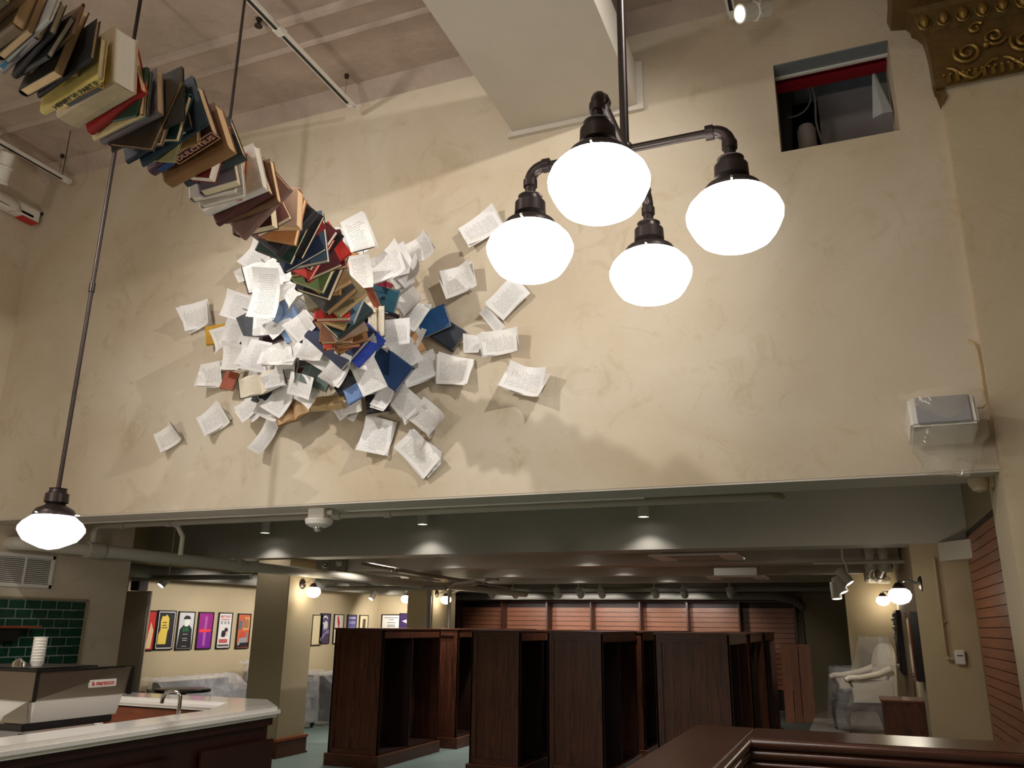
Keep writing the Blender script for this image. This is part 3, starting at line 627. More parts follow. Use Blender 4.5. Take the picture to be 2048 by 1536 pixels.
INK = mat('ink_dark', (40, 34, 30), .6); INKL = mat('ink_light', (206, 200, 196), .6); INKO = mat('ink_gold', (206, 150, 110), .5); INKB = mat('label_blue', (48, 68, 120), .5); BLU = mat('spine_blue', (28, 120, 160), .5)
def spine_text(i, s, size, m, at=0.0, flip=False, zoff=0):
    r, h, w, t, side = SNAKE[i]; x = -w/2-.0105
    Y = Vector((0, 1, 0))*(-1 if flip else 1)
    up = Vector((0, 0, 1))*(1 if not flip else -1)
    # outward normal of the spine is -x : X x Y = -x
    Xd, Yd = (Vector((0, 1, 0)), Vector((0, 0, 1)))
    if Xd.cross(Yd).x > 0: Xd = -Xd
    if flip: Xd, Yd = -Xd, -Yd
    return text_mesh('spine_title', s, size, m, r, (x-.0008, at, zoff), Xd, Yd, ext=.0004, bold=True)
def spine_patch(i, m, y0, y1, fz=.8):
    r, h, w, t, side = SNAKE[i]; x = -w/2-.0112
    return MB().box((x, y0, -t/2*fz), (x+.001, y1, t/2*fz)).build('spine_label', m, r)
spine_text(15, 'HENRY VI  PART II', .024, INK, at=-.02)
spine_text(33, 'DULCITIUS', .034, INKO, at=-.05); spine_text(28, 'THE', .012, INKL, at=-.1)
r = SNAKE[33]; fx = -r[2]/2-.0112
b = MB()
for (y0, y1, z0, z1) in ((-.145, .045, -.026, -.022), (-.145, .045, .022, .026), (-.145, -.141, -.026, .026), (.041, .045, -.026, .026)): b.box((fx, y0, z0), (fx+.001, y1, z1))
b.build('spine_frame', INKO, r[0])
spine_patch(33, INKB, .055, .115, .7)
spine_patch(7, BLU, .095, .125, .95); spine_patch(7, INKL, .125, .135, .95)
spine_patch(16, M_BLACK, -.10, .06, .8); spine_patch(28, INKL, -.06, -.058); spine_patch(28, INKL, .03, .032)
for i, (y0, y1) in ((69, (0, 0)), (72, (.04, .05))):
    if y1: spine_patch(i, INKL, y0, y1)

# ------------------------------------------------------------------ wall burst: loose books and page bundles
BC = (690, 680)
def wall_off(px, py, e): return P(px, py, Y=D-e)
def img_dirs(rot): 
    a = math.radians(rot); return CR*math.cos(a)+CU*math.sin(a)
def hour(px, py):
    a = math.degrees(math.atan2(px-BC[0], BC[1]-py)) % 360; h = round(a/30) % 12
    return ['twelve', 'one', 'two', 'three', 'four', 'five', 'six', 'seven', 'eight', 'nine', 'ten', 'eleven'][h]
random.seed(11)
# px, py, off the wall, rot of the long axis, long px, short px, thick m, colour, page tone, tilt x, tilt y, label
LOOSE = [
 (677, 668, .76, -40, 112, 94, .045, (28, 36, 70), 2, .12, -.05, 'large dark navy atlas with pale edge closing the lower end of the trail'),
 (726, 690, .68, 46, 74, 50, .035, (50, 74, 176), 1, .1, .1, 'royal blue book sticking out under the navy atlas'),
 (437, 668, .06, 8, 48, 36, .03, (196, 146, 22), 1, .1, .1, 'mustard yellow book half hidden at the left edge of the wall burst'),
 (508, 655, .20, -62, 66, 48, .03, (66, 68, 74), 1, .2, -.1, 'charcoal book with pale rim left of the light blue book'),
 (578, 640, .62, -58, 78, 48, .03, (128, 152, 186), 0, .25, .2, 'light blue book with brown rim left of the book trail'),
 (556, 688, .30, 0, 76, 30, .03, (54, 30, 34), 1, .2, 0, 'dark maroon book lying under white pages left of centre'),
 (652, 706, .45, -38, 84, 60, .04, (58, 24, 28), 1, .2, -.1, 'dark wine book under the navy atlas'),
 (768, 598, .45, -14, 54, 44, .03, (44, 96, 118), 1, .1, .2, 'teal blue book with small dark emblem right of the trail'),
 (760, 572, .35, -25, 44, 26, .03, (154, 40, 62), 1, .2, .3, 'pink-red book with patterned cover above the teal blue book'),
 (742, 600, .55, -68, 54, 26, .035, (150, 84, 62), 1, .1, .6, 'sage book with a red-brown spine beside the teal blue book'),
 (778, 738, .30, -36, 78, 56, .035, (34, 62, 106), 2, .15, .1, 'large dark blue book tilted at lower right of the trail'),
 (768, 692, .28, -30, 46, 32, .03, (66, 136, 140), 1, .1, .3, 'turquoise book above the large dark blue book'),
 (868, 643, .10, 20, 60, 46, .03, (28, 76, 126), 1, .12, -.1, 'bright blue book lying on the wall right of the burst'),
 (897, 668, .05, -33, 56, 44, .028, (40, 46, 58), 1, .05, -.05, 'black-navy book under the bright blue book on the wall'),
 (828, 688, .10, -60, 40, 30, .03, (206, 158, 112), 0, .1, .3, 'tan book end between white pages right of the burst'),
 (632, 756, .42, -22, 58, 36, .035, (102, 118, 116), 3, .2, .2, 'grey-teal book with salmon spine below the centre'),
 (690, 760, .25, 40, 52, 36, .03, (64, 70, 74), 0, .2, -.2, 'dark slate book below the centre, between white pages'),
 (716, 782, .30, 28, 52, 30, .03, (110, 138, 190), 0, .25, -.1, 'periwinkle blue book low in the burst'),
 (756, 806, .18, 8, 46, 34, .03, (32, 30, 32), 1, .1, .2, 'black book with cream pages at the bottom right of the burst'),
 (656, 806, .22, 4, 66, 22, .06, (206, 176, 130), 0, .9, 0, 'thick tan book seen page side on, low in the burst'),
 (460, 762, .12, 78, 36, 26, .03, (166, 84, 58), 1, .1, .3, 'terracotta book at the left of the burst beside an open book'),
 (535, 792, .18, -12, 56, 32, .03, (38, 42, 52), 1, .2, 0, 'black-blue book under the open book at lower left'),
 (610, 744, .30, 22, 64, 22, .03, (84, 34, 36), 1, .3, 0, 'maroon book edge under fanned pages below centre'),
 (486, 664, .12, 50, 50, 34, .03, (44, 38, 40), 1, .1, .2, 'dark book behind pages at left of the charcoal book'),
 (664, 728, .20, -20, 70, 50, .03, (60, 54, 56), 1, .1, 0, 'dark brown book deep behind the pages under the atlas'),
 (722, 650, .55, 62, 80, 56, .035, (50, 58, 88), 1, .2, .2, 'slate navy book beside the ochre end of the trail'),
 (700, 715, .35, 15, 60, 46, .035, (40, 44, 52), 1, .1, .1, 'black book behind the white pages under the royal blue book'),
 (690, 520, .50, -35, 60, 44, .03, (206, 150, 90), 1, .1, .3, 'amber book behind the trail at the top of the burst'),
 (720, 560, .45, -20, 60, 40, .03, (150, 40, 50), 1, .1, .3, 'crimson book behind the curled white sheet at the top'),
 (660, 690, .15, 30, 110, 80, .04, (90, 70, 56), 0, .05, 0, 'large brown book flat on the wall behind the heap'),
 (600, 700, .12, -20, 100, 70, .04, (70, 62, 60), 0, .05, 0, 'large grey-brown book flat on the wall left of the heap'),
 (745, 660, .12, 60, 100, 70, .04, (80, 66, 60), 0, .05, 0, 'large umber book flat on the wall right of the heap'),
]
wires = []
for (px, py, e, rot, lp_, sp_, t, rgb, pt, tx, ty, lab) in LOOSE:
    c = wall_off(px, py, e); dd = (c-CAM).length/FPX*1.0
    zc = (c-CAM).dot(CF)/FPX
    N_ = (Vector((0, -1, 0))*.65-(c-CAM).normalized()*.35).normalized()
    A_ = img_dirs(rot); A_ = (A_-N_*A_.dot(N_)).normalized(); B_ = N_.cross(A_)
    N2 = (N_+A_*ty*.6+B_*tx*.6).normalized()
    root = thing('book', lab, 'book', (0, 0, 0), 'loose books in the wall burst')
    book_parts(root, lp_*zc*1.04, sp_*zc*1.04, t, rgb, M_PAGES[pt])
    if 'emblem' in lab: MB().box((-.012, -.012, t/2), (.012, .014, t/2+.0012)).build('emblem', M_BLACK, root)
    orient(root, c, -B_ if random.random() < .5 else B_, N2)
    if e > .1: wires.append((root, c, e))
def sheet(L, W, bend, curl, twist, nu=9, nv=6):
    pts, fc, uv = [], [], []
    for j in range(nv):
        v = j/(nv-1)
        for i in range(nu):
            u = i/(nu-1); x = (u-.5)*L; y = (v-.5)*W
            z = bend*((u-.5)**2)*4*L*.25+curl*max(0, u-.55)**2*L*2.2+twist*(u-.5)*(v-.5)*W
            x2 = x*(1-.18*abs(bend)*(abs(u-.5)*2))
            pts.append((x2, y, z)); uv.append((v if True else u, 1-u))
    for j in range(nv-1):
        for i in range(nu-1): fc.append((j*nu+i, j*nu+i+1, (j+1)*nu+i+1, (j+1)*nu+i))
    m = MB().poly(pts, fc); m.uv = uv; return m
def add_sheet(root, L, W, bend, curl, twist, m, dx=0, dy=0, dz=0, rz=0):
    mb = sheet(L, W, bend, curl, twist); R_ = Matrix.Rotation(rz, 3, 'Z')
    mb.v = [tuple(R_ @ Vector(p)+Vector((dx, dy, dz))) for p in mb.v]
    o = mb.build('sheet', m, root, True, angle=180); return o
# px, py, off, rot, long px, short px, bend, curl, sheets, tiltx, tilty, description
PG = [
 (962, 455, .05, 30, 74, 46, .25, 0, 2, .05, 0, 'flat typed page alone at upper right, left of the globe'), (917, 562, .06, 22, 66, 46, .5, .3, 2, .1, 0, 'bowed typed page in shade right of the burst'),
 (1014, 596, .07, 46, 70, 44, .3, -.4, 2, .15, .1, 'typed page with a folded tail, right of the burst'), (984, 640, .05, -52, 52, 20, .5, .5, 1, .2, .2, 'narrow torn page tail hanging below the folded page'),
 (999, 686, .06, 6, 74, 42, .6, .2, 2, .1, 0, 'rippled typed page right of the navy books'), (945, 688, .03, -8, 36, 32, .2, 0, 1, 0, .1, 'small blank page flap beside the rippled page'),
 (1050, 760, .07, -16, 82, 50, .4, .3, 2, .15, .05, 'large typed page furthest right'), (908, 741, .06, -7, 66, 50, .25, 0, 2, .08, 0, 'flat typed page right of the dark blue book'),
 (842, 737, .08, 20, 70, 46, .3, 0, 2, .1, 0, 'typed page rising to the right next to the dark blue book'), (813, 706, .14, -58, 60, 42, .4, .3, 1, .1, .1, 'blank-edged page above the rising typed page'),
 (857, 838, .07, -40, 66, 46, .6, .5, 2, .1, .1, 'rounded page with curled right side at lower right'), (812, 810, .09, -48, 62, 44, .4, .3, 2, .1, 0, 'page drooping to lower right under the dark blue book'),
 (752, 874, .06, 84, 62, 54, .3, .2, 3, .1, .1, 'upright page bundle with staggered lower edge'), (840, 908, .05, -44, 82, 48, .35, .2, 3, .1, 0, 'lowest page bundle, slanting down right'),
 (529, 876, .07, 62, 70, 26, .7, .5, 1, .2, .3, 'narrow twisted page hanging low at left'), (428, 837, .06, 38, 56, 40, .6, .2, 2, .1, 0, 'wavy typed page at lower left'),
 (340, 873, .06, 32, 52, 36, .7, .4, 2, .15, .1, 'curled page furthest left, low on the wall'), (394, 633, .06, 18, 56, 46, .5, .2, 2, .1, 0, 'bowed typed page at far left, above the yellow book'),
 (475, 613, .10, 74, 50, 50, .3, .2, 2, .1, 0, 'shaded typed page left of the tall white sheet'), (424, 748, .08, 4, 52, 44, .4, .4, 2, .1, 0, 'white page left of the terracotta book'),
 (448, 682, .16, -70, 56, 40, .5, .5, 1, .15, .2, 'bright page over the mustard yellow book'), (466, 668, .20, 70, 52, 36, .6, .5, 1, .2, -.2, 'grey shaded page beside the mustard yellow book'),
 (468, 716, .22, 82, 52, 46, .5, .3, 1, .1, .1, 'upright page left of centre'), (500, 706, .30, 80, 56, 40, .6, .4, 2, .15, .1, 'pale page between upright sheets left of centre'),
 (516, 712, .40, 80, 58, 46, .4, .4, 1, .15, .15, 'white page turned to the light, left of centre'), (554, 708, .58, 4, 62, 42, .6, .5, 2, .2, .1, 'broad white page billowing at the middle left'),
 (590, 706, .55, -20, 46, 40, .7, .6, 1, .2, .2, 'shaded page curling behind the broad white page'), (516, 512, .10, 58, 62, 42, .4, .3, 2, .1, .1, 'shaded page at upper left behind the trail'),
 (492, 545, .06, 30, 40, 26, .4, .3, 1, .1, .1, 'small torn page at upper left edge'), (531, 594, .78, 86, 94, 48, .5, .6, 2, .2, .1, 'tall white curled sheet left of the trail'),
 (558, 650, .66, 40, 50, 32, .4, .4, 1, .2, .1, 'lower fold of the tall white sheet'), (590, 590, .70, -62, 58, 40, .6, .6, 2, .2, .2, 'white crumpled page touching the trail at left'),
 (604, 652, .85, 42, 52, 38, .5, .5, 2, .25, .1, 'bright folded page over the light blue book'), (545, 640, .40, 4, 72, 50, .3, .2, 3, .1, 0, 'stack of white sheets left of the light blue book'),
 (720, 478, .62, -66, 88, 44, .9, .4, 2, .2, .1, 'tall curled white sheet at the top of the burst'), (684, 486, .14, 80, 58, 40, .4, .3, 2, .1, .1, 'shaded page behind the tall curled sheet'),
 (704, 500, .48, 32, 50, 34, .4, .3, 1, .2, .2, 'white flap left of the tall curled sheet'), (722, 545, .70, -80, 66, 40, .5, .5, 1, .2, .2, 'white page facing the light under the tall curled sheet'),
 (770, 532, .58, 30, 82, 54, .35, .2, 2, .15, .1, 'big lilac-white page at upper right'), (800, 522, .40, -64, 56, 40, .3, .2, 1, .15, 0, 'pale page behind the big lilac-white page'),
 (838, 500, .22, 24, 66, 40, .5, .5, 2, .15, .1, 'curled typed page, topmost at right'), (822, 542, .36, 36, 60, 34, .5, .3, 1, .2, .2, 'bright slanting page at right'),
 (806, 562, .30, -55, 48, 36, .5, .4, 1, .15, .1, 'folded page under the bright slanting page'), (818, 602, .28, -50, 54, 46, .5, .5, 2, .15, .1, 'fluted typed page right of the teal blue book'),
 (826, 630, .22, 60, 50, 40, .6, .6, 1, .15, .2, 'rolled page above the bright blue book'), (792, 664, .50, 4, 52, 46, .4, .4, 1, .15, .1, 'square white page with a bright edge right of the trail'),
 (775, 610, .40, 66, 48, 22, .9, .8, 1, .2, .4, 'curved page edge right of the teal blue book'), (580, 736, .45, -12, 58, 36, .7, .6, 3, .2, .2, 'fanned pages below the broad white page'),
 (560, 756, .42, 10, 64, 26, .8, .7, 2, .3, .2, 'curling page above the open book'), (626, 700, .60, -8, 50, 40, .5, .2, 2, .2, .2, 'grey-tan page sheaf under the light blue book'),
 (640, 722, .55, -30, 46, 26, .8, .6, 1, .2, .2, 'drooping page below the grey-tan sheaf'), (672, 740, .72, 58, 66, 34, .9, .8, 2, .25, .2, 'crescent-shaped white page below the atlas'),
 (730, 704, .66, 78, 66, 44, .5, .4, 2, .2, .1, 'upright white page under the royal blue book'), (737, 752, .60, -62, 66, 46, .5, .4, 1, .2, .1, 'kite-shaped white page below the royal blue book'),
 (606, 772, .45, -16, 56, 40, .5, .3, 1, .2, .1, 'pale page below the grey-teal book'), (614, 790, .38, -30, 46, 36, .4, .4, 1, .2, .1, 'shaded page low in the burst'),
 (560, 800, .26, 62, 60, 46, .5, .4, 2, .15, .1, 'grey typed page above the open tan book'), (500, 812, .16, 48, 58, 34, .6, .5, 2, .15, .1, 'crumpled page at lower left'),
 (540, 824, .20, -22, 54, 28, .8, .8, 1, .2, .2, 'arched page strip at lower left'), (512, 826, .14, 30, 30, 22, .5, .4, 1, .2, .1, 'bright corner of a page at lower left'),
 (680, 818, .14, -55, 38, 24, .5, .4, 1, .15, .1, 'white triangular page corner at the bottom'), (704, 812, .16, 10, 46, 26, .6, .5, 1, .2, .1, 'bright page lying under the periwinkle book'),
 (700, 826, .08, -28, 36, 22, .4, .3, 1, .1, 0, 'dull page at the bottom edge'), (768, 792, .22, 70, 50, 34, .5, .5, 2, .15, .1, 'page bundle with thick cream edge at lower right'),
 (748, 790, .20, -40, 44, 30, .6, .4, 1, .15, .1, 'shaded page beside the black book at the bottom right'), (826, 668, .12, -30, 46, 34, .4, .3, 1, .1, .1, 'pale page under the bright blue book'),
 (606, 618, .55, -20, 48, 34, .5, .4, 1, .2, .1, 'shaded page between trail and light blue book'), (520, 748, .30, -4, 44, 30, .5, .4, 1, .15, .1, 'soft grey page above the open white book'),
 (800, 690, .30, 50, 50, 40, .4, .3, 1, .1, .1, 'plain page right of the turquoise book'), (845, 612, .05, -6, 34, 8, .2, .1, 1, .05, 0, 'thin page edge above the bright blue book'),
]
for k, (px, py, e, rot, lp_, sp_, bend, curl, ns, tx, ty, lab) in enumerate(PG):
    c = wall_off(px, py, e); zc = (c-CAM).dot(CF)/FPX
    N_ = (Vector((0, -1, 0))*.7-(c-CAM).normalized()*.3).normalized()
    A_ = img_dirs(rot); A_ = (A_-N_*A_.dot(N_)).normalized(); B_ = N_.cross(A_)
    s1 = random.choice((-1, 1)); N2 = (N_+A_*ty*random.choice((-1, 1))+B_*tx*s1).normalized()
    root = thing('page_bundle' if ns > 1 else 'loose_page', lab, 'page', (0, 0, 0), 'pages flying out of the wall burst')
    L_, W_ = lp_*zc*1.14, sp_*zc*1.14
    for q in range(ns):
        add_sheet(root, L_, W_, bend*random.uniform(.7, 1.1)*.9, curl*.8*random.choice((-1, 1, 1)), random.uniform(-.9, .9), M_SHEET[(k+q) % 3],
                  (0 if q == 0 else random.uniform(-.015, .015)), (0 if q == 0 else random.uniform(-.012, .012)), -.008*q, 0 if q == 0 else random.uniform(-.16, .16))
    orient(root, c, A_, N2)
    if e > .07: wires.append((root, c, e))
# open books in the burst: cover boards, two swelling page halves
def open_book(px, py, e, rot, lp_, sp_, rgb, pm, lab, gape=.5, tx=0, ty=0):
    c = wall_off(px, py, e); zc = (c-CAM).dot(CF)/FPX; H_, W_ = sp_*zc, lp_*zc*.5
    N_ = (Vector((0, -1, 0))*.65-(c-CAM).normalized()*.35).normalized(); A_ = img_dirs(rot); A_ = (A_-N_*A_.dot(N_)).normalized(); B_ = N_.cross(A_)
    root = thing('open_book', lab, 'book', (0, 0, 0), 'open books in the wall burst')
    cb = MB()
    for s in (-1, 1):
        a = gape*.5
        cb.poly([(0, -H_/2, 0), (s*W_*math.cos(a), -H_/2, W_*math.sin(a)), (s*W_*math.cos(a), H_/2, W_*math.sin(a)), (0, H_/2, 0),
                 (0, -H_/2, -.004), (s*W_*math.cos(a), -H_/2, W_*math.sin(a)-.004), (s*W_*math.cos(a), H_/2, W_*math.sin(a)-.004), (0, H_/2, -.004)],
                [(0, 1, 2, 3), (4, 7, 6, 5), (0, 4, 5, 1), (1, 5, 6, 2), (2, 6, 7, 3)])
        pts, uv, n = [], [], 8
        for j in range(2):
            for i in range(n+1):
                u = i/n; x = s*(W_*.95)*math.cos(a)*u; z = W_*.95*math.sin(a)*u+.035*math.sin(math.pi*min(1, u*1.25+.02))**.7*(1-.4*u)+.006
                pts.append((x, (j-.5)*H_*.95, z)); uv.append((u if s > 0 else 1-u, j))
        for j in range(2):
            for i in range(n+1):
                u = i/n; pts.append((s*(W_*.95)*math.cos(a)*u, (j-.5)*H_*.95, W_*.95*math.sin(a)*u+.001)); uv.append((0, 0))
        m_ = n+1; fc = [(i, i+1, m_+i+1, m_+i) for i in range(n)]+[(i, 2*m_+i, 2*m_+i+1, i+1) for i in range(n)]+[(m_+i, m_+i+1, 3*m_+i+1, 3*m_+i) for i in range(n)]+[(n, m_+n, 3*m_+n, 2*m_+n)]
        h = MB().poly(pts, fc); h.uv = uv; h.build('page_half', pm, root, True, angle=50)
    cb.build('cover', cover_mat(rgb), root)
    orient(root, c, A_, (N_+A_*ty+B_*tx).normalized()); wires.append((root, c, e))
open_book(540, 552, .60, 20, 100, 62, (60, 54, 52), M_SHEET[1], 'big open white book left of the trail, under the tall sheet', .5, .1, .2)
open_book(524, 770, .34, 14, 92, 44, (40, 36, 36), M_OPEN[0], 'open white book with curling pages at lower left of the burst', .5, .15, 0)
open_book(588, 826, .18, 26, 74, 40, (120, 88, 60), M_OPEN[1], 'open tan book hanging at the bottom of the burst', .5, .3, .1)
open_book(758, 648, .55, 4, 46, 66, (104, 104, 92), M_OPEN[0], 'open book with olive cover standing upright right of the trail', 1.4, .1, 0)
open_book(724, 612, .62, -58, 60, 40, (210, 172, 120), M_OPEN[0], 'open tan paperback right of the trail, pages splayed', .9, .2, .2)

hub = wall_off(690, 690, .004)
b = MB().lathe([(.09, -.004), (.09, .012), (.03, .02)], 12, hub, Vector((0, -1, 0)).to_track_quat('Z', 'Y').to_matrix())
for root, c, e in wires:        # thin rods from a plate on the wall that hold the pieces off it
    b.tube([hub, hub.lerp(Vector((c.x, D-.01, c.z)), .6)+Vector((0, -.15*e, 0)), c+Vector((0, .008, 0))], .0025, 4)
tag(b.build('support_rods', M_BRONZE), 'dark thin rods behind the burst that hold pages and books off the wall', 'support rods')

# ================================================================== BAR AND ITS CORNER
# green tiled recess on the left wall: every tile its own piece
ts = thing('tile_splashback', 'dark green glazed tile splashback with pale grout on the left wall', 'tiles', (XL, 0, 0)); ts['kind'] = 'structure'
y_hi = P(170, 1203, X=XL).y; z_hi = P(170, 1203, X=XL).z; tw, th = .167, .083
MB().box((0, y_hi-2.4, z_hi-1.0), (.012, y_hi, z_hi)).build('grout_bed', M_GROUT, ts)
MB().bbox((0, y_hi, z_hi-1.0), (.03, y_hi+.02, z_hi+.02), .004).build('edge_trim', M_OLIVE2, ts)
MB().bbox((0, y_hi-2.4, z_hi), (.03, y_hi+.02, z_hi+.02), .004).build('edge_trim', M_OLIVE2, ts)
tm, tmh = {}, None
for r_ in range(11):
    y = y_hi-.004-(0 if r_ % 2 == 0 else tw/2); first = True; yy = y
    if r_ % 2:
        MB().bbox((.010, y+.006, z_hi-(r_+1)*th+.004), (.022, y_hi-.004, z_hi-r_*th-.004), .003).build('tile', M_TILE, ts)
    while yy > y_hi-1.15:
        if 'a' not in tm: tm['a'] = MB().bbox((0, -tw+.016, 0), (.012, 0, th-.013), .003).build('tile', M_TILE, ts); o = tm['a']
        else:
            o = tm['a'].copy(); col.objects.link(o); o.parent = ts
        o.location = (.010, yy, z_hi-(r_+1)*th+.004); yy -= tw
# vent grille
vq = P(110, 1113, X=XL); ve = thing('vent_grille', 'white louvred vent grille in the left wall above the green tiles', 'vent', (XL, vq.y, vq.z-.30))
Hh, Wv = .30, .75
for lo, hi in (((0, -Wv, 0), (.02, 0, .035)), ((0, -Wv, Hh-.035), (.02, 0, Hh)), ((0, -.035, 0), (.02, 0, Hh)), ((0, -Wv, 0), (.02, -Wv+.035, Hh))): MB().bbox(lo, hi, .004).build('frame_rail', M_WHITE, ve)
MB().box((0, -Wv+.03, .03), (.004, -.03, Hh-.03)).build('back', M_BLACK, ve)
lv = None
for k in range(13):
    if lv is None: lv = o = MB().poly([(.004, -Wv+.035, 0), (.018, -Wv+.035, -.010), (.018, -.035, -.010), (.004, -.035, 0), (.004, -Wv+.035, .003), (.018, -Wv+.035, -.007), (.018, -.035, -.007), (.004, -.035, .003)], [(0, 1, 2, 3), (4, 7, 6, 5), (1, 5, 6, 2), (0, 4, 5, 1), (3, 2, 6, 7)]).build('louvre', M_WHITE, ve)
    else: o = lv.copy(); col.objects.link(o); o.parent = ve
    o.location = (0, 0, .05+k*.0175)
MB().box((.004, -.31, .03), (.022, -.30, Hh-.03)).build('louvre_bar', M_WHITE, ve)
# wall shelf with bracket and black bin under it
sq = P(82, 1252, X=XL+.18); sh = thing('wall_shelf', 'small brown wooden shelf on a rod in front of the green tiles', 'shelf', (XL, sq.y, sq.z-.02))
MB().bbox((.0, -1.0, 0), (.2, 0, .022), .004).build('board', M_BARIN, sh); MB().tube([(.03, -.44, .02), (.03, -.44, .12)], .007, 8).build('rod', M_BLACK, sh)
MB().bbox((.0, -1.0, -.11), (.15, -.18, -.002), .004).build('underbox', M_BLACK, sh)
# counter: L-shaped quartz top, dark front, inner wood face, lower worktop
ct = thing('bar_counter', 'L-shaped white quartz bar with dark wooden front at lower left', 'bar counter', (-3.6, 5.0, 0))
def W2(p): return [(x+3.6, y-5.0) for x, y in p]
XF, YBK = -3.62, 5.42
top = [(-3.55, 1.0), (-3.70, 5.02), (-4.13, 5.46), (-6.2, 5.46), (-6.2, 5.12), (-4.24, 5.08), (-3.98, 4.6), (-3.86, 1.0)]
z0, z1 = 1.035, 1.1
bm_ = bmesh.new(); vs_ = [bm_.verts.new((x+3.6, y-5.0, z0)) for x, y in top]; f_ = bm_.faces.new(vs_); ex = bmesh.ops.extrude_face_region(bm_, geom=[f_])
for v in [g for g in ex['geom'] if isinstance(g, bmesh.types.BMVert)]: v.co.z = z1
bmesh.ops.recalc_face_normals(bm_, faces=bm_.faces[:]); bmesh.ops.bevel(bm_, geom=[e for e in bm_.edges if abs(e.verts[0].co.z-e.verts[1].co.z) < .001], offset=.022, segments=4, affect='EDGES')
bm_.verts.index_update(); b = MB(); b.v = [v.co[:] for v in bm_.verts]; b.f = [[v.index for v in f.verts] for f in bm_.faces]; bm_.free()
b.build('quartz_top', M_STONE, ct, True, angle=30)
fr = [(-3.65, 1.0), (-3.775, 4.99), (-4.17, 5.38), (-6.2, 5.38), (-6.2, 5.2), (-4.28, 5.17), (-4.05, 4.6), (-3.9, 1.0)]
MB().prism(W2(fr), 0.0, 1.034).build('front_panel', M_BARWOOD, ct)
MB().prism(W2([(-3.62, 1.0), (-3.745, 5.0), (-4.155, 5.41), (-4.9, 5.41), (-4.9, 5.36), (-4.17, 5.36), (-3.79, 4.97), (-3.68, 1.0)]), .985, 1.034).build('cornice_strip', M_BARWOOD, ct)
MB().box((-6.15+3.6, 5.155-5, .80), (-4.30+3.6, 5.165-5, 1.02)).build('inner_panel', M_BARIN, ct)
MB().bbox((-6.15+3.6, 2.0-5, .86), (-4.2+3.6, 5.12-5, .90), .008).build('lower_worktop', M_STONE, ct)
MB().bbox((-5.45+3.6, 5.085-5, .80), (-5.40+3.6, 5.13-5, 1.035), .004).build('end_post', M_STONE, ct)
for i in range(4):
    y = 1.6+i*.9; MB().bbox((-3.64-.028*(y-1)+.0+3.6-.005, y-5, .12), (-3.64-.028*(y-1)+3.6+.012, y+.7-5, .9), .005).build('raised_panel', M_BARWOOD, ct)
MB().prism(W2([(-3.9, 2.0), (-4.1, 4.6), (-4.3, 5.16), (-6.1, 5.16), (-6.1, 5.1), (-4.36, 5.05), (-4.2, 4.6), (-4.2, 2.0)]), 0, .86).build('base_carcass', M_BARWOOD, ct)
# faucet
fq = P(357, 1425, Y=4.72); fa = thing('bar_faucet', 'chrome gooseneck faucet standing behind the quartz bar top', 'faucet', (fq.x, fq.y, .90))
MB().lathe([(.045, 0), (.045, .06), (.03, .075), (.03, .10), (.018, .12)], 16).build('body', M_CHROME, fa, True)
zt_ = P(358, 1382, Y=4.72).z-.90
MB().tube([(0, 0, .08), (0, 0, zt_-.03), (-.02, -.01, zt_-.005), (-.06, -.02, zt_), (-.10, -.03, zt_-.01), (-.118, -.035, zt_-.05), (-.122, -.036, zt_-.08)], [.014, .014, .013, .012, .012, .013, .014], 10).build('spout', M_CHROME, fa, True)
MB().lathe([(.03, 0), (.035, .03), (.02, .06)], 12, (.07, -.02, 0)).build('soap_pump', M_CHROME, fa, True)
MB().tube([(.03, 0, .06), (.075, -.02, .085)], .008, 8).build('lever', M_CHROME, fa, True)
# espresso machine, seen from behind
eq = P(75, 1345, X=-4.12); e0 = P(260, 1328, X=-4.12); es = thing('espresso_machine', 'steel and white espresso machine with red-lettered plate on the bar', 'espresso machine', (-4.12, eq.y, .90))
LY = e0.y-eq.y; ZT = eq.z-.9; ZM = P(70, 1402, X=-4.12).z-.9; ZL = P(60, 1448, X=-4.12).z-.9
DX = -.62
def slab(y0, y1, z0_, z1_, x0a, x1a): return [(x0a, y0, z0_), (x0a, y1, z0_), (x1a, y0, z1_), (x1a, y1, z1_)]
MB().poly([(0, 0, ZM), (0, LY, ZM), (DX, LY, ZM), (DX, 0, ZM), (0, -.01, ZT), (.02, LY+.02, ZT+.01), (DX, LY, ZT), (DX, -.01, ZT)], [(0, 1, 5, 4), (1, 2, 6, 5), (2, 3, 7, 6), (3, 0, 4, 7), (0, 3, 2, 1), (4, 5, 6, 7)]).build('upper_body', M_DARKSTEEL, es)
MB().bbox((.0, -.012, ZM-.005), (.014, .012, ZT+.012), .004).build('corner_strip', M_BLACK, es); MB().bbox((.0, LY-.004, ZM-.005), (.022, LY+.026, ZT+.012), .004).build('corner_strip', M_BLACK, es)
MB().bbox((-.0, -.012, ZT), (.018, LY+.026, ZT+.014), .004).build('top_edge', M_BLACK, es); MB().bbox((DX, -.014, ZT), (.014, .006, ZT+.014), .004).build('top_edge', M_BLACK, es)
MB().poly([(-.03, .03, ZL), (-.03, LY-.03, ZL), (-.005, LY-.02, ZM), (-.005, .02, ZM), (DX+.05, .03, ZL), (DX+.05, LY-.03, ZL), (DX+.05, LY-.02, ZM), (DX+.05, .02, ZM)], [(0, 1, 2, 3), (4, 7, 6, 5), (0, 3, 7, 4), (1, 5, 6, 2), (0, 4, 5, 1)]).build('lower_body', M_WHITE, es)
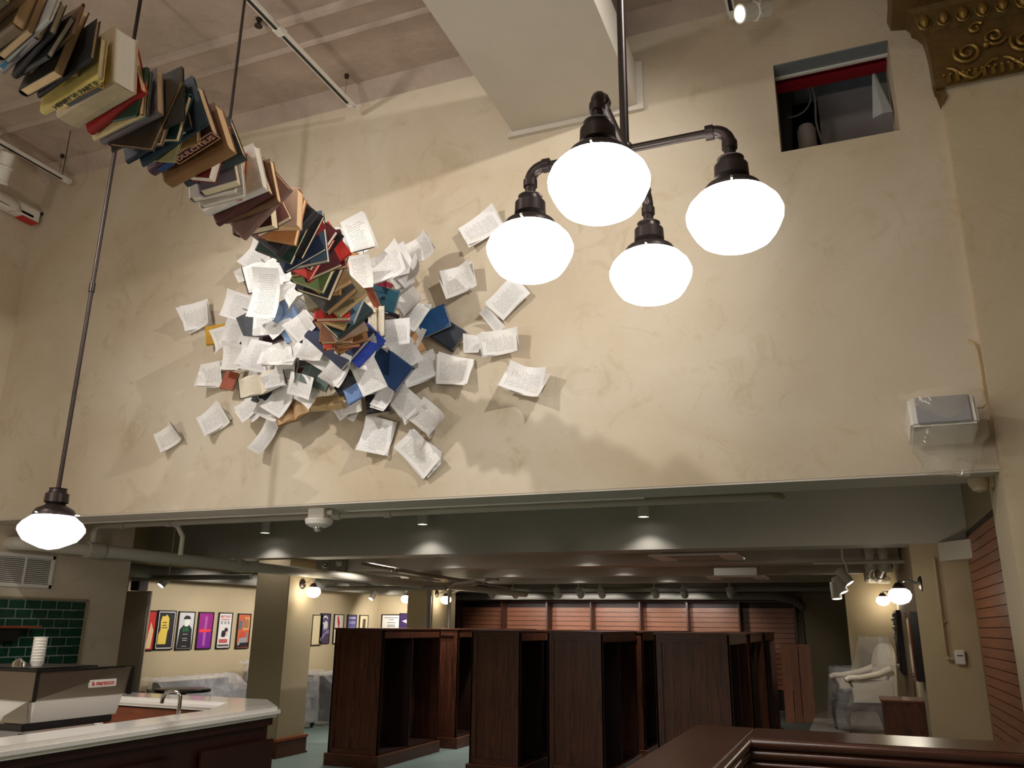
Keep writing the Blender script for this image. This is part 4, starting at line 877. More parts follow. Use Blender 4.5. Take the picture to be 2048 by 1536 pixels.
MB().poly([(-.03, .03, ZL), (-.03, -.0, ZL), (-.20, -.02, ZL-.01), (-.20, .03, ZL-.01), (-.03, .0, ZM), (-.03, .03, ZM), (-.2, .0, ZL+.03), (-.2, .03, ZL+.03)], [(0, 1, 2, 3), (1, 4, 6, 2), (0, 3, 7, 5), (4, 5, 7, 6), (0, 5, 4, 1), (2, 6, 7, 3)]).build('side_bracket', M_STEEL, es)
MB().bbox((-.5, -.02, max(.0, ZL-.04)), (-.02, LY-.06, ZL), .006).build('drip_tray', M_BLACK, es)
MB().bbox((DX, .02, ZT+.012), (-.05, .45, ZT+.02), .004).build('cup_rail', M_BLACK, es)
for yy in (.05, LY-.1): MB().lathe([(.025, 0), (.02, max(.02, ZL-.06))], 10, (-.1, yy, 0)).build('foot', M_BLACK, es)
pz0 = P(178, 1372, X=-4.105); pz1 = P(235, 1356, X=-4.105)
MB().bbox((.0, pz0.y-eq.y, pz1.z-.90-.045), (.014, pz1.y-eq.y, pz1.z-.90+.002), .004).build('name_plate', M_WHITE, es)
text_mesh('plate_lettering', 'la marzocco', .036, mat('plate_red', (190, 34, 36), .5), es, (.0148, (pz0.y+pz1.y)/2-eq.y, pz1.z-.9-.022), (0, 1, 0), (0, 0, 1), bold=True, squash=.92)
cq = P(72, 1337, X=-4.35); cu = thing('paper_cups', 'tall white stack of paper cups on the espresso machine', 'cups', (-4.35, cq.y, ZT+.90+.02))
hh = P(80, 1278, X=-4.35).z-cq.z
prev = None
for k in range(9):
    z = k*hh/10
    if prev is None: prev = o = MB().lathe([(.030, 0), (.0375, hh/10+.012), (.0385, hh/10+.014), (.036, hh/10+.013)], 18).build('cup', M_WHITE, cu, True)
    else: o = prev.copy(); col.objects.link(o); o.parent = cu
    o.location = (0, 0, z)
mg = MB().lathe([(.02, 0), (.035, .005), (.033, .03), (.012, .045), (.006, .05)], 14).build('chrome_lid', M_CHROME, None, True); mg.location = (-4.38, cq.y-.09, ZT+.915)
tag(mg, 'small shiny chrome lid beside the paper cups on the machine', 'lid')
mc = MB().bbox((-4.52, 2.62, .905), (-4.30, 2.86, 1.06), .008).build('card_reader', M_BLACK); tag(mc, 'black card reader box at the lower left edge behind the bar', 'card reader')

# ================================================================== LOWER ROOM: LEFT SIDE
gp = P(298, 1180, X=-9.35); pc = thing('partition_panel', 'plain taupe upright panel between tiled wall and the posters', 'panel', (-9.2, 9.0, 0))
MB().bbox((-.28, .0, 0), (P(294, 1250, Y=9.0).x+9.2, .03, P(290, 1182, Y=9.0).z), .006).build('body', M_TAUPE, pc)
MB().box((-.26, -.012, .06), (P(293, 1250, Y=9.0).x+9.2-.02, .0, P(290, 1182, Y=9.0).z-.03)).build('door', M_TAUPE, pc)
db_ = MB().bbox((P(262, 1160, Y=9.02).x, 9.02, P(262, 1181, Y=9.02).z), (P(279, 1160, Y=9.02).x, 9.2, P(262, 1155, Y=9.02).z), .01).build('dark_box', mat('dark_box_brown', (44, 30, 24), .6)); tag(db_, 'small dark brown box on top of the taupe panel', 'box')
# framed posters along the wall: plain stand-ins for the printed art
def flat(nm, pts, m, par, x=.0225): 
    return MB().poly([(x, y, z) for y, z in pts]+[(x+.0012, y, z) for y, z in pts], [tuple(range(len(pts)))[::-1], tuple(range(len(pts), 2*len(pts)))]+[(i, (i+1) % len(pts), len(pts)+(i+1) % len(pts), len(pts)+i) for i in range(len(pts))]).build(nm, m, par)
def pm(rgb): return mat('print_%d_%d_%d' % rgb, rgb, .5)
XW = -9.5
def poster(pxs, w_, h_, bg, lab, mount=None, frame=M_BLACK, zc=None, X=XW):
    q = P(pxs[0], pxs[1], X=X+.02); t = thing('framed_poster', lab, 'poster', (X, q.y, q.z), 'posters along the far left wall')
    f = .016
    for lo, hi in (((0, -w_/2, -h_/2), (.028, w_/2, -h_/2+f)), ((0, -w_/2, h_/2-f), (.028, w_/2, h_/2)), ((0, -w_/2, -h_/2), (.028, -w_/2+f, h_/2)), ((0, w_/2-f, -h_/2), (.028, w_/2, h_/2))): MB().bbox(lo, hi, .003).build('frame_rail', frame, t)
    MB().box((.004, -w_/2+.01, -h_/2+.01), (.018, w_/2-.01, h_/2-.01)).build('print', pm(bg), t)
    return t
def bars(t, m, y0, y1, zs, hgt, x=.0195):
    for k, z in enumerate(zs): flat('print_line', [(y0, z), (y1, z), (y1, z+hgt), (y0, z+hgt)], m, t, x)
WH, BK = pm((232, 228, 222)), pm((26, 24, 26))
p = poster((292, 1261), .36, .56, (200, 44, 40), 'red framed poster half hidden behind the taupe panel')
flat('pale_flame', [(.02, -.25), (.12, -.25), (.14, .0), (.08, .12), (.05, -.05)], pm((236, 200, 150)), p, .0185)
p = poster((331, 1260), .36, .56, (30, 30, 34), 'black framed poster with a jagged yellow torn-paper strip')
flat('mount', [(-.165, -.262), (.165, -.262), (.165, -.25), (-.165, -.25)], WH, p); flat('mount', [(-.165, .25), (.165, .25), (.165, .262), (-.165, .262)], WH, p)
flat('mount', [(-.165, -.262), (-.152, -.262), (-.152, .262), (-.165, .262)], WH, p); flat('mount', [(.152, -.262), (.165, -.262), (.165, .262), (.152, .262)], WH, p)
flat('yellow_strip', [(-.13, -.20), (.03, -.20), (.04, -.02), (.06, .02), (.05, .17), (-.0, .22), (-.05, .19), (-.09, .2), (-.11, .12), (-.10, .0), (-.13, -.06)], pm((238, 206, 84)), p, .019)
bars(p, BK, -.07, .01, (.10, .06), .012, .0205); bars(p, pm((110, 92, 40)), -.08, .03, (.025,), .014, .0205)
p = poster((371, 1261), .35, .56, (206, 204, 202), 'black and white framed poster of a dark-coated figure in a cap, green letters')
flat('coat', [(-.15, -.26), (.15, -.26), (.13, .02), (.07, .08), (-.05, .08), (-.12, .02)], BK, p, .019)
flat('face', [(-.03, .06), (.04, .06), (.07, .11), (.06, .18), (-.02, .18), (-.04, .11)], WH, p, .020); flat('cap', [(-.06, .165), (.06, .165), (.09, .18), (.05, .215), (-.02, .22), (-.06, .19)], BK, p, .0215)
text_mesh('letters', 'DN', .085, pm((24, 130, 74)), p, (.0212, .0, .01), (0, 1, 0), (0, 0, 1), bold=True)
bars(p, pm((150, 150, 150)), -.05, .05, (-.06, -.12, -.15, -.235), .012, .0212)
p = poster((410, 1261), .34, .56, (150, 30, 126), 'magenta and purple framed poster with an orange-red title band')
flat('violet_half', [(-.155, -.265), (.155, -.265), (.155, -.03), (-.155, -.03)], pm((122, 28, 140)), p, .0185)
flat('pale_figure', [(-.03, -.23), (.02, -.23), (.03, .1), (.04, .2), (.0, .23), (-.03, .2), (-.02, .12), (-.035, .0)], pm((176, 84, 170)), p, .0195)
flat('title_band', [(-.14, -.03), (.12, -.015), (.14, .02), (-.12, .02)], pm((236, 62, 66)), p, .021)
p = poster((449, 1261), .33, .56, (228, 224, 222), 'white framed poster headed BEST PLAY with two dark-haired heads')
text_mesh('headline', 'BEST PLAY', .05, pm((206, 60, 54)), p, (.0188, .0, .215), (0, 1, 0), (0, 0, 1), bold=True); bars(p, pm((206, 60, 54)), -.1, .1, (.165,), .012, .0188)
for k in range(3): flat('small_crest', [(-.10+k*.08, .10), (-.06+k*.08, .10), (-.06+k*.08, .145), (-.10+k*.08, .145)], pm((150, 148, 148)), p, .0188)
flat('dark_head', [(-.06, -.10), (.02, -.10), (.02, -.02), (.0, .0), (-.05, -.0), (-.07, -.05)], BK, p, .0188); flat('dark_head', [(.0, -.08), (.07, -.08), (.08, .02), (.04, .05), (.0, .03), (-.01, -.02)], pm((40, 26, 26)), p, .0205)
flat('face_patch', [(.03, -.08), (.07, -.07), (.065, -.01), (.03, -.02)], pm((222, 196, 180)), p, .0225); bars(p, pm((190, 50, 46)), -.11, .09, (-.16, -.19), .025, .0188); bars(p, pm((70, 66, 66)), -.13, .13, (-.245,), .03, .0188)
p = poster((487, 1262), .33, .56, (196, 88, 54), 'orange, blue and black framed poster of jumbled letters and shapes')
for (y, z, w2, h2, c) in ((-.09, .1, .10, .14, (90, 104, 120)), (.06, .12, .16, .22, (206, 150, 92)), (-.02, -.06, .12, .10, (190, 70, 44)), (.0, -.15, .22, .10, (150, 150, 150)), (.0, -.22, .30, .08, (24, 22, 24)), (.1, -.06, .06, .1, (120, 128, 150)), (-.1, -.2, .05, .05, (200, 196, 190))):
    flat('colour_patch', [(y-w2/2, z-h2/2), (y+w2/2, z-h2/2+.01), (y+w2/2-.01, z+h2/2), (y-w2/2+.02, z+h2/2-.01)], pm(c), p, .0185+.0015*random.random())
for k in range(4): MB().box((.021, -.0+k*.03, .05), (.0225, .012+k*.03, .2-.02*(k % 2))).build('tall_letter', pm((60, 30, 36)), p)
poster((634, 1260), .34, .56, (206, 190, 150), 'pale framed poster just showing past the column edge')
p = poster((650, 1257), .34, .56, (74, 62, 104), 'purple framed poster with a pale curling wave over white manes')
sp_ = spiral(-.02, .13, .11, .4, .9, 1, 16)
for (a_, b_), (c_, d_) in zip(sp_, sp_[1:]): flat('wave_curl', [(a_, b_-.018), (c_, d_-.018), (c_, d_+.018), (a_, b_+.018)] if c_ > a_ else [(c_, d_-.018), (a_, b_-.018), (a_, b_+.018), (c_, d_+.018)], pm((222, 214, 196)), p, .0186)
flat('wave_foam', [(-.06, -.05), (-.03, .02), (-.0, -.04), (.03, .03), (.06, -.03), (.09, .04), (.08, .12), (.0, .15), (-.05, .08)], pm((206, 202, 200)), p, .0192); flat('dark_hill', [(-.13, -.25), (.14, -.25), (.14, -.1), (.04, -.1), (-.08, -.2)], pm((70, 58, 74)), p, .0188); flat('lilac_slope', [(-.14, -.18), (.04, -.05), (.14, -.02), (.14, -.09), (.04, -.09), (-.12, -.24)], pm((136, 120, 158)), p, .0195)
p = poster((677, 1258), .34, .56, (228, 222, 208), 'white framed poster with a red ribbon-like figure')
flat('red_figure', [(-.06, .24), (-.02, .24), (.03, .12), (.02, .04), (.05, -.05), (.03, -.2), (-.0, -.2), (.01, -.03), (-.02, .06), (-.05, .14)], pm((206, 36, 50)), p, .0186)
p = poster((703, 1258), .34, .56, (92, 84, 140), 'blue-violet framed poster with pale bands')
bars(p, pm((190, 184, 216)), -.13, .13, (.2,), .035, .0186); bars(p, pm((150, 142, 186)), -.10, .12, (.10, -.02), .05, .0186)
p = poster((727, 1258), .34, .56, (206, 190, 152), 'buff framed poster with a dark upright letter block')
flat('letter_block', [(-.05, .0), (.06, .0), (.07, .2), (-.04, .2)], pm((70, 60, 44)), p, .0186)
# the certificate on the end wall
q = P(782, 1253, Y=15.98); ce = thing('framed_notice', 'framed white notice with grey text lines on the end wall', 'notice', (q.x, 16.0, q.z))
for lo, hi in (((-.24, -.03, -.20), (.24, 0, -.18)), ((-.24, -.03, .23), (.24, 0, .25)), ((-.24, -.03, -.2), (-.22, 0, .25)), ((.22, -.03, -.2), (.24, 0, .25))): MB().bbox(lo, hi, .003).build('frame_rail', M_BLACK, ce)
MB().box((-.23, -.018, -.19), (.23, -.002, .24)).build('paper', WH, ce)
for z, a in ((.17, .17), (.13, .06), (.07, .10), (.02, .09), (-.01, .10)): MB().box((-a, -.0195, z), (a, -.0181, z+.016)).build('print_line', pm((130, 128, 130)), ce)
q = P(812, 1252, Y=15.98); p = thing('framed_poster', 'dark violet framed poster cut off by the far column', 'poster', (q.x, 16.0, q.z), 'posters along the far left wall')
MB().bbox((-.17, -.03, -.28), (.17, 0, .26), .004).build('frame', M_BLACK, p); MB().box((-.15, -.033, -.26), (.15, -.029, .24)).build('print', pm((60, 40, 84)), p); MB().poly([(-.1, -.035, .1), (.1, -.035, .02), (.12, -.035, .16)], [(0, 1, 2)]).build('pale_shape', pm((200, 196, 214)), p)

# sofas under plastic, table
def cushion(lo, hi, c=.08): return MB().bbox(lo, hi, c)
LEATH = mat('dark_leather', (42, 38, 38), .4, bump=.2, bscale=30)
def sofa(name, lab, loc, rz, L, D_, H_, leather, wrap_lab):
    t = thing(name, lab, 'sofa', loc, None, rz)
    cushion((-L/2, -D_/2, .08), (L/2, D_/2, .30), .04).build('base', leather, t, True)
    cushion((-L/2, D_/2-.24, .2), (L/2, D_/2, H_), .09).build('backrest', leather, t, True)
    for s in (-1, 1): cushion((s*L/2-(.2 if s > 0 else 0), -D_/2, .2), (s*L/2+(.2 if s < 0 else 0), D_/2, H_-.16), .09).build('armrest', leather, t, True)
    n = max(1, round((L-.4)/.62)); wd = (L-.4)/n
    for k in range(n): cushion((-L/2+.2+k*wd, -D_/2-.01, .28), (-L/2+.2+(k+1)*wd-.01, D_/2-.22, .45), .05).build('seat_cushion', leather, t, True)
    for sx in (-1, 1):
        for sy in (-1, 1): MB().lathe([(.02, 0), (.028, .09)], 8, (sx*(L/2-.08), sy*(D_/2-.08), 0)).build('leg', M_BLACK, t)
    random.seed(len(lab)); rw = MB(); nu, nv = 40, 9; pts = []
    for j in range(nv):
        v = j/(nv-1)
        for i in range(nu):
            a = 2*math.pi*i/(nu-1) if i < nu-1 else 0; ca, sa = math.cos(a), math.sin(a); e = .38
            x = math.copysign(abs(ca)**e, ca)*(L/2+.05)*(1-.05*v); y = math.copysign(abs(sa)**e, sa)*(D_/2+.05)*(1-.05*v)
            top_ = H_+.05 if y > D_/2-.34 else H_-.09
            z = .10+(top_-.10)*v; fo = .03*math.sin(a*11+2*math.sin(v*3))*(1-.5*v); x += fo*ca; y += fo*sa; k = .010 if i < nu-1 else 0
            pts.append((x+random.uniform(-k, k), y+random.uniform(-k, k), z+random.uniform(-k, k)))
    for j in range(nv):
        pts[j*nu+nu-1] = pts[j*nu]
    f = [(j*nu+i, j*nu+i+1, (j+1)*nu+i+1, (j+1)*nu+i) for j in range(nv-1) for i in range(nu-1)]
    b_ = len(pts); m2 = 10
    for j in range(7):
        for i in range(m2+8):
            pts.append(((-.5+i/(m2+7))*(L+.06), (-.5+j/6)*(D_+.06), (H_+.05 if j >= 4 else .5 if 2 < i < m2+5 else H_-.1)+.025*math.sin(i*1.9+j)+random.uniform(-.008, .012)))
    for j in range(6):
        for i in range(m2+7): f.append((b_+j*(m2+8)+i, b_+j*(m2+8)+i+1, b_+(j+1)*(m2+8)+i+1, b_+(j+1)*(m2+8)+i))
    MB().poly(pts, f).build('plastic_wrap', M_FILMS, t, True, angle=180)['label'] = wrap_lab
    return t
sofa('sofa', 'dark leather sofa under shiny plastic below the yellow and magenta posters', (-8.95, 10.35, 0), math.pi/2, 1.7, .85, .82, LEATH, 'crinkled clear plastic over the sofa behind the round table')
sofa('armchair', 'wrapped armchair partly hidden behind the near column', (-8.85, 11.95, 0), math.pi/2, 1.0, .9, .98, mat('grey_upholstery', (160, 156, 152), .7), 'bright white plastic wrap over the armchair left of the column')
sofa('sofa', 'dark leather sofa between column and leftmost bookcase', (-8.3, 13.35, 0), math.pi/2, 1.5, .9, .78, LEATH, 'clear plastic over the dark sofa right of the column')
tq = P(366, 1377, Z=.94); tb_ = thing('round_table', 'round black-edged pedestal table behind the bar, in front of a sofa', 'table', (tq.x, tq.y, 0))
rw_ = (P(420, 1377, Z=.94)-P(310, 1377, Z=.94)).length/2; dz_ = .16
MB().lathe([(rw_-.01, .91), (rw_, .917), (rw_, .935), (rw_-.008, .94), (.01, .94)], 40).build('tabletop', mat('table_top_grey', (96, 88, 82), .3), tb_, True)
MB().lathe([(rw_+.004, .908), (rw_+.008, .92), (rw_+.004, .932)], 40).build('edge_band', M_BLACK, tb_, True)
MB().lathe([(.2, 0), (.2, .015), (.05, .04), (.035, .06), (.035, .89), (.1, .91)], 20).build('pedestal', M_BLACK, tb_, True)
bs = MB().lathe([(.12, 0), (.16, .1), (.15, .25), (.13, .27)], 16).build('black_stool', M_BLACK, None, True); q = P(274, 1386, X=-8.2); bs.location = (q.x, q.y, q.z-.2); 
bs.scale = (.6, .6, .8); tag(bs, 'black rounded knob of a stool at the left end of the bar', 'stool')
bs.location.z = 0; bs.scale = (.7, .7, q.z/.27+.06)
cr = crumple(16, 10, lambda u, v: (-.45+.9*u, -.35+.7*v, .02+.10*math.sin(u*7)*math.cos(v*5)*.5+.05), .025).build('plastic_sheet', M_FILM, None, True, angle=180); q = P(628, 1462, Z=.02); cr.location = (q.x-.1, q.y+.6, .02); tag(cr, 'discarded clear plastic sheet on the floor beside the near column', 'plastic sheet')

# wall sconces
def sconce(loc, dirx, lab, s=1.0):
    t = thing('wall_sconce', lab, 'wall lamp', loc); d = Vector(dirx).normalized()
    up = Vector((0, 0, 1)); rot = d.to_track_quat('Z', 'Y').to_matrix()
    MB().lathe([(.07*s, 0), (.07*s, .012*s), (.05*s, .03*s), (.02*s, .035*s)], 20, (0, 0, .02*s), rot).build('back_plate', M_BRONZE, t, True)
    MB().tube([d*.02*s+up*.02*s, d*.12*s+up*.05*s, d*.2*s+up*.045*s, d*.2*s], .012*s, 8).build('arm', M_CHROME, t, True)
    c = d*.2*s
    MB().lathe([(.03*s, .03*s), (.055*s, -.005*s), (.06*s, -.03*s)], 18, c).build('fitter', M_BRONZE, t, True)
    MB().lathe([(.05*s, -.02*s), (.09*s, -.045*s), (.105*s, -.085*s), (.095*s, -.12*s), (.07*s, -.15*s), (.03*s, -.165*s), (.004*s, -.17*s)], 24, c).build('glass_shade', M_SCONCE, t, True, angle=60)
    return t
q = P(629, 1171, X=-6.78); sconce((-6.98, q.y, q.z), (1, 0, 0), 'wall sconce with glowing white shade on the near column', .95)
q = P(893, 1190, X=-6.83); sconce((-7.03, q.y if q.y < 14.3 else 14.05, q.z), (1, 0, 0), 'glowing wall sconce on the right face of the far column', .95)
q = P(810, 1190, Y=14.35); sconce((-7.55, 14.05, q.z), (-1, 0, 0), 'glowing wall sconce showing at the left of the far column', .95)
q = P(1795, 1172, X=.40); sconce((.60, min(q.y, 9.9), q.z), (-1, 0, 0), 'glowing wall sconce nearest on the right, on the pier edge', .95)
q = P(1757, 1198, X=.44); sconce((.64, min(q.y, 14.2), q.z), (-1, 0, 0), 'glowing wall sconce second on the right, deeper in the room', .95)
for loc, e in (((-6.5, 9.75, 1.9), 0),): pass

# ================================================================== BOOKCASES
HB = 1.6
def bookcase(x0, x1, y0, y1, lab, first=None):
    """double-sided case: framed end panels facing the aisle ends, open shelves along the sides"""
    t = thing('bookcase', lab, 'bookcase', ((x0+x1)/2, (y0+y1)/2, 0), 'dark oak bookcases standing in rows'); wx, wy = (x1-x0)/2, (y1-y0)/2
    MB().bbox((-wx-.012, -wy-.012, HB-.02), (wx+.012, wy+.012, HB), .004).build('top_board', M_WOODX, t)
    MB().bbox((-wx-.03, -wy-.03, 0), (wx+.03, wy+.03, .13), .004).build('plinth', M_WOODX, t)
    MB().prism([(-wx-.028, -wy-.028), (wx+.028, -wy-.028), (wx+.028, wy+.028), (-wx-.028, wy+.028)], .13, .140).build('plinth_cap', MATS['red_wood_d'] if 'red_wood_d' in MATS else wood('plinth_cap_wood', (150, 96, 72), (120, 70, 50), 0, .3), t)
    for s in (-1, 1):
        ya, yb = (-wy, -wy+.03) if s < 0 else (wy-.03, wy); yo = -wy-.001 if s < 0 else wy+.001
        MB().box((-wx+.06, ya+(.022 if s < 0 else .004), .14), (wx-.06, yb-(.004 if s < 0 else .022), HB-.09)).build('end_panel', M_WOOD, t)
        for a, b_ in ((-wx, -wx+.075), (wx-.075, wx)): MB().bbox((a, ya, .14), (b_, yb, HB-.02), .003).build('end_stile', M_WOOD, t)
        MB().bbox((-wx+.075, ya, HB-.10), (wx-.075, yb, HB-.02), .003).build('end_rail', M_WOODX, t)
        MB().bbox((-wx+.075, ya, .14), (wx-.075, yb, .20), .003).build('end_rail', M_WOODX, t)
    MB().box((-.012, -wy+.03, .13), (.012, wy-.03, HB-.02)).build('centre_back', M_BLACKWOOD, t)
    for s in (-1, 1):
        MB().bbox((s*wx-(.02 if s > 0 else 0), -wy, HB-.12), (s*wx+(.02 if s < 0 else 0), wy, HB-.02), .003).build('header_rail', M_WOOD, t)
        MB().box((min(0, s*wx*.97), -.012, .13), (max(0, s*wx*.97), .012, HB-.02)).build('divider', M_BLACKWOOD, t)
        MB().box((min(.012*s, s*wx*.95), -wy+.03, .135), (max(.012*s, s*wx*.95), wy-.03, .16)).build('bottom_shelf', M_BLACKWOOD, t)
        for yy in (-wy+.0, wy-.035): MB().box((s*wx-(.02 if s > 0 else 0), yy, .13), (s*wx+(.02 if s < 0 else 0), yy+.035, HB-.02)).build('side_stile', M_WOOD, t)
    return t
ROWS = [(-6.12, -5.42, 'leftmost row'), (-4.22, -3.60, 'second row from the left'), (-3.27, -2.62, 'third row from the left'), (-2.04, -1.24, 'rightmost row')]
NEAR = ['nearest dark oak bookcase of the leftmost row, beside the column', 'nearest dark oak bookcase of the second row from the left', 'nearest dark oak bookcase of the third row, with a tall open dark side', 'nearest dark oak bookcase of the rightmost row, behind the railing']
for (x0, x1, nm), nl in zip(ROWS, NEAR):
    for k in range(3):
        y0 = 9.3+k*1.95; L_ = 1.58
        if x0 < -6: y0 = (9.3, 11.22, 13.2)[k]
        lab = nl if k == 0 else ('dark oak bookcase standing second from the front in the %s' if k == 1 else 'dark oak bookcase furthest back in the %s') % nm
        bookcase(x0+(.12 if (x0 < -6 and k == 1) else 0), x1+(.12 if (x0 < -6 and k == 1) else 0), y0, y0+L_, lab)
# back wall shelving: bays of slat wall between uprights
sx0, sx1 = P(896, 1230, Y=YB).x, P(1592, 1230, Y=YB).x; ZS = 2.2; nb = 7
sw = thing('slat_wall_shelving', 'long brown slat-wall shelving with uprights across the far wall', 'shelving', (sx0, YB, 0))
W_ = sx1-sx0; bw = W_/nb
bounds = [P(x, 1230, Y=YB).x-sx0 for x in (896, 915, 1005, 1095, 1183, 1281, 1376, 1480, 1592)]
slat0 = {}
for k in range(len(bounds)-1):
    a, c = bounds[k], bounds[k+1]
    MB().bbox((c-.035, -.02, 0), (c, .32, ZS), .004).build('upright', M_WOOD if k else M_WOOD, sw)
    for j in range(16):
        z = ZS-.12-j*.105
        MB().bbox((a, .30, z-.095), (c-.036, .325, z), .004).build('slat', M_SLAT, sw)
MB().box((0, .326, 0), (W_, .345, ZS)).build('back_board', M_BLACKWOOD, sw); MB().bbox((0, -.02, ZS), (W_, .34, ZS+.03), .004).build('top_board', M_WOODX, sw)
# leaning wooden boards
q0, q1 = P(1560, 1448, Y=17.0), P(1632, 1446, Y=17.0)
for k in range(5):
    x = (-1.33, -1.16, -1.12, -1.08, -1.03)[k]; wd = (.16, .04, .04, .04, .22)[k]
    o = MB().bbox((0, 0, 0), (wd, .02, 1.38), .003).build('leaning_board', wood('board_wood', (178, 112, 70), (150, 88, 52), 2, .5)); o.location = (x, 17.0+.05*k, 0); o.rotation_euler = (math.radians(-5), 0, 0)
    tag(o, ('widest brown board at the left of the leaning boards', 'narrow brown board edge, first of three leaning side by side', 'narrow brown board edge in the middle of the three', 'narrow brown board edge, last of three leaning side by side', 'broad brown board leaning at the right of the stack, by the olive wall')[k], 'board', 'boards leaning at the far right')
for k, (zx, zy) in enumerate(((-.86, 17.55), )): pass

# ================================================================== RIGHT SIDE
sl = thing('slat_panel', 'brown horizontal slat-wall panel on the right wall past the jamb', 'slat wall', (1.14, 5.4, 0)); sl['kind'] = 'structure'
MB().box((-.012, .0, 0), (0, 4.0, 2.6)).build('backing', M_BLACKWOOD, sl)
z = .06; s0 = None
while z < 2.5:
    if s0 is None: s0 = o = MB().bbox((-.030, .0, 0), (-.012, 3.99, .079), .003).build('slat', M_SLATY, sl)
    else: o = s0.copy(); col.objects.link(o); o.parent = sl
    o.location = (0, 0, z); z += .0855
struct('trim_10', MB().poly([(1.14, 9.0, 2.5), (.86, 9.38, 2.5), (1.14, 9.38, 2.5), (1.14, 9.0, 2.32), (.86, 9.38, 2.32), (1.14, 9.38, 2.32)], [(0, 1, 2), (3, 5, 4), (0, 3, 4, 1), (1, 4, 5, 2), (2, 5, 3, 0)]), M_SOFFIT)
# thermostat with conduit on the pier face
q = P(1920, 1315, Y=9.38); th_ = thing('thermostat', 'white wall thermostat with a small dark window on the olive pier', 'thermostat', (q.x, 9.4, q.z))
MB().bbox((-.045, -.035, -.065), (.045, 0, .07), .008).build('housing', M_WHITE, th_); MB().box((-.024, -.037, .012), (.024, -.034, .022)).build('display', M_BLACK, th_)
cz = [P(1868, 1118, Y=9.37), P(1892, 1310, Y=9.37), P(1896, 1317, Y=9.37), P(1908, 1318, Y=9.37)]
cd_ = MB().tube(cz, .013, 8).build('painted_conduit', M_OLIVE, None, True); tag(cd_, 'thin painted conduit running down the olive pier to the thermostat', 'conduit')
MB().tube([cz[0].lerp(cz[1], .66)+Vector((-.03, .01, 0)), cz[0].lerp(cz[1], .66)+Vector((.03, .01, 0))], .012, 6).build('conduit_clip', M_OLIVE, cd_)
MB().ball(cz[2], .02).build('conduit_elbow', M_OLIVE, cd_, True)
# framed pieces on the right wall
fm = thing('framed_mirror', 'narrow wood-edged framed mirror hung on the near pier, seen edge on', 'mirror', (.60, 9.42, 0)); a, b_ = P(1852, 1218, Y=9.45), P(1858, 1378, Y=9.45)
zt_, zb_ = P(1845, 1218, X=.57).z, P(1855, 1372, X=.57).z
MB().bbox((-.07, .0, zb_), (-.0, .5, zt_), .006).build('case', M_BLACK, fm); MB().bbox((-.085, .02, zb_-.0), (-.071, .48, zt_+.0), .006).build('wood_frame', wood('mirror_wood', (140, 62, 40), (100, 40, 26), 2, .25), fm)
MB().box((-.088, .08, zb_+.07), (-.0855, .42, zt_-.07)).build('mirror_glass', M_CHROME, fm); MB().ball((-.09, .25, zt_-.03), .018).build('knob', M_STEEL, fm, True); MB().ball((-.09, .25, zb_+.05), .02).build('knob', M_STEEL, fm, True)
zt_, zb_ = P(1790, 1222, X=.60).z, P(1800, 1342, X=.60).z; y_ = min(13.5, P(1798, 1280, X=.60).y)
fm = thing('framed_display', 'dark framed display with rope border on the right wall behind the chair', 'display', (.64, y_, 0))
MB().bbox((-.06, 0, zb_), (0, .9, zt_), .006).build('case', M_BLACK, fm); MB().bbox((-.075, .3, zb_+.03), (-.061, .42, zt_-.35), .004).build('wood_strip', wood('display_wood', (178, 104, 70), (150, 84, 54), 2, .35), fm)
for yy in (.12, .62, .8): MB().tube([(-.07+.006*math.sin(i*1.6), yy+.006*math.cos(i*1.6), zb_+.04+i*(zt_-zb_-.08)/24) for i in range(25)], .012, 6).build('rope_edge', M_STEEL, fm, True)
MB().bbox((-.11, .3, (zb_+zt_)/2+.02), (-.06, .46, (zb_+zt_)/2+.10), .01).build('white_box', M_WHITE, fm)
for zz in (.32, .2, -.34): MB().ball((-.085, .5, (zb_+zt_)/2+zz), .03).build('round_boss', M_WHITE, fm, True)
q = P(1830, 1402, Y=9.9); cbn = thing('low_cabinet', 'low dark brown cabinet against the right wall beside the pier', 'cabinet', (.34, 10.0, 0))
hh = P(1835, 1402, Y=10.0).z
MB().bbox((-.14, 0, 0), (.28, .55, hh-.02), .004).build('body', M_WOOD, cbn); MB().bbox((-.16, -.02, hh-.02), (.29, .57, hh), .004).build('top_board', wood('cab_top', (150, 92, 70), (120, 66, 48), 1, .3), cbn); MB().bbox((-.12, -.012, .06), (.26, 0, hh-.06), .004).build('door', M_WOOD, cbn)
MB().ball((.2, -.02, hh*.55), .014).build('knob', M_BRONZE, cbn, True)
# platform, armchair in plastic
pl = thing('platform', 'low grey-topped display platform under the plastic-covered armchair', 'platform', (0, 11.25, 0)); pl['kind'] = 'structure'
MB().bbox((-.62, 0, .0), (.63, 3.1, .43), .006).build('base', M_WOODX, pl); MB().bbox((-.64, -.02, .43), (.635, 3.1, .45), .006).build('deck', mat('deck_grey', (146, 138, 128), .4), pl)
ch = thing('armchair', 'upholstered carved armchair standing on the platform at right', 'chair', (.02, 11.75, .45), None, 0)
CHW = mat('chair_cloth', (196, 182, 160), .8, var=.1, scale=8); CHD = wood('chair_wood', (96, 62, 44), (60, 38, 28), 2, .4)
R3 = Matrix.Rotation(math.radians(108), 3, 'Z')     # faces to the left
def rotd(mb): mb.v = [tuple(R3 @ Vector(p)) for p in mb.v]; return mb
def CB(nm, lo, hi, m, c=.03, sm=True): rotd(MB().bbox(lo, hi, c)).build(nm, m, ch, sm)
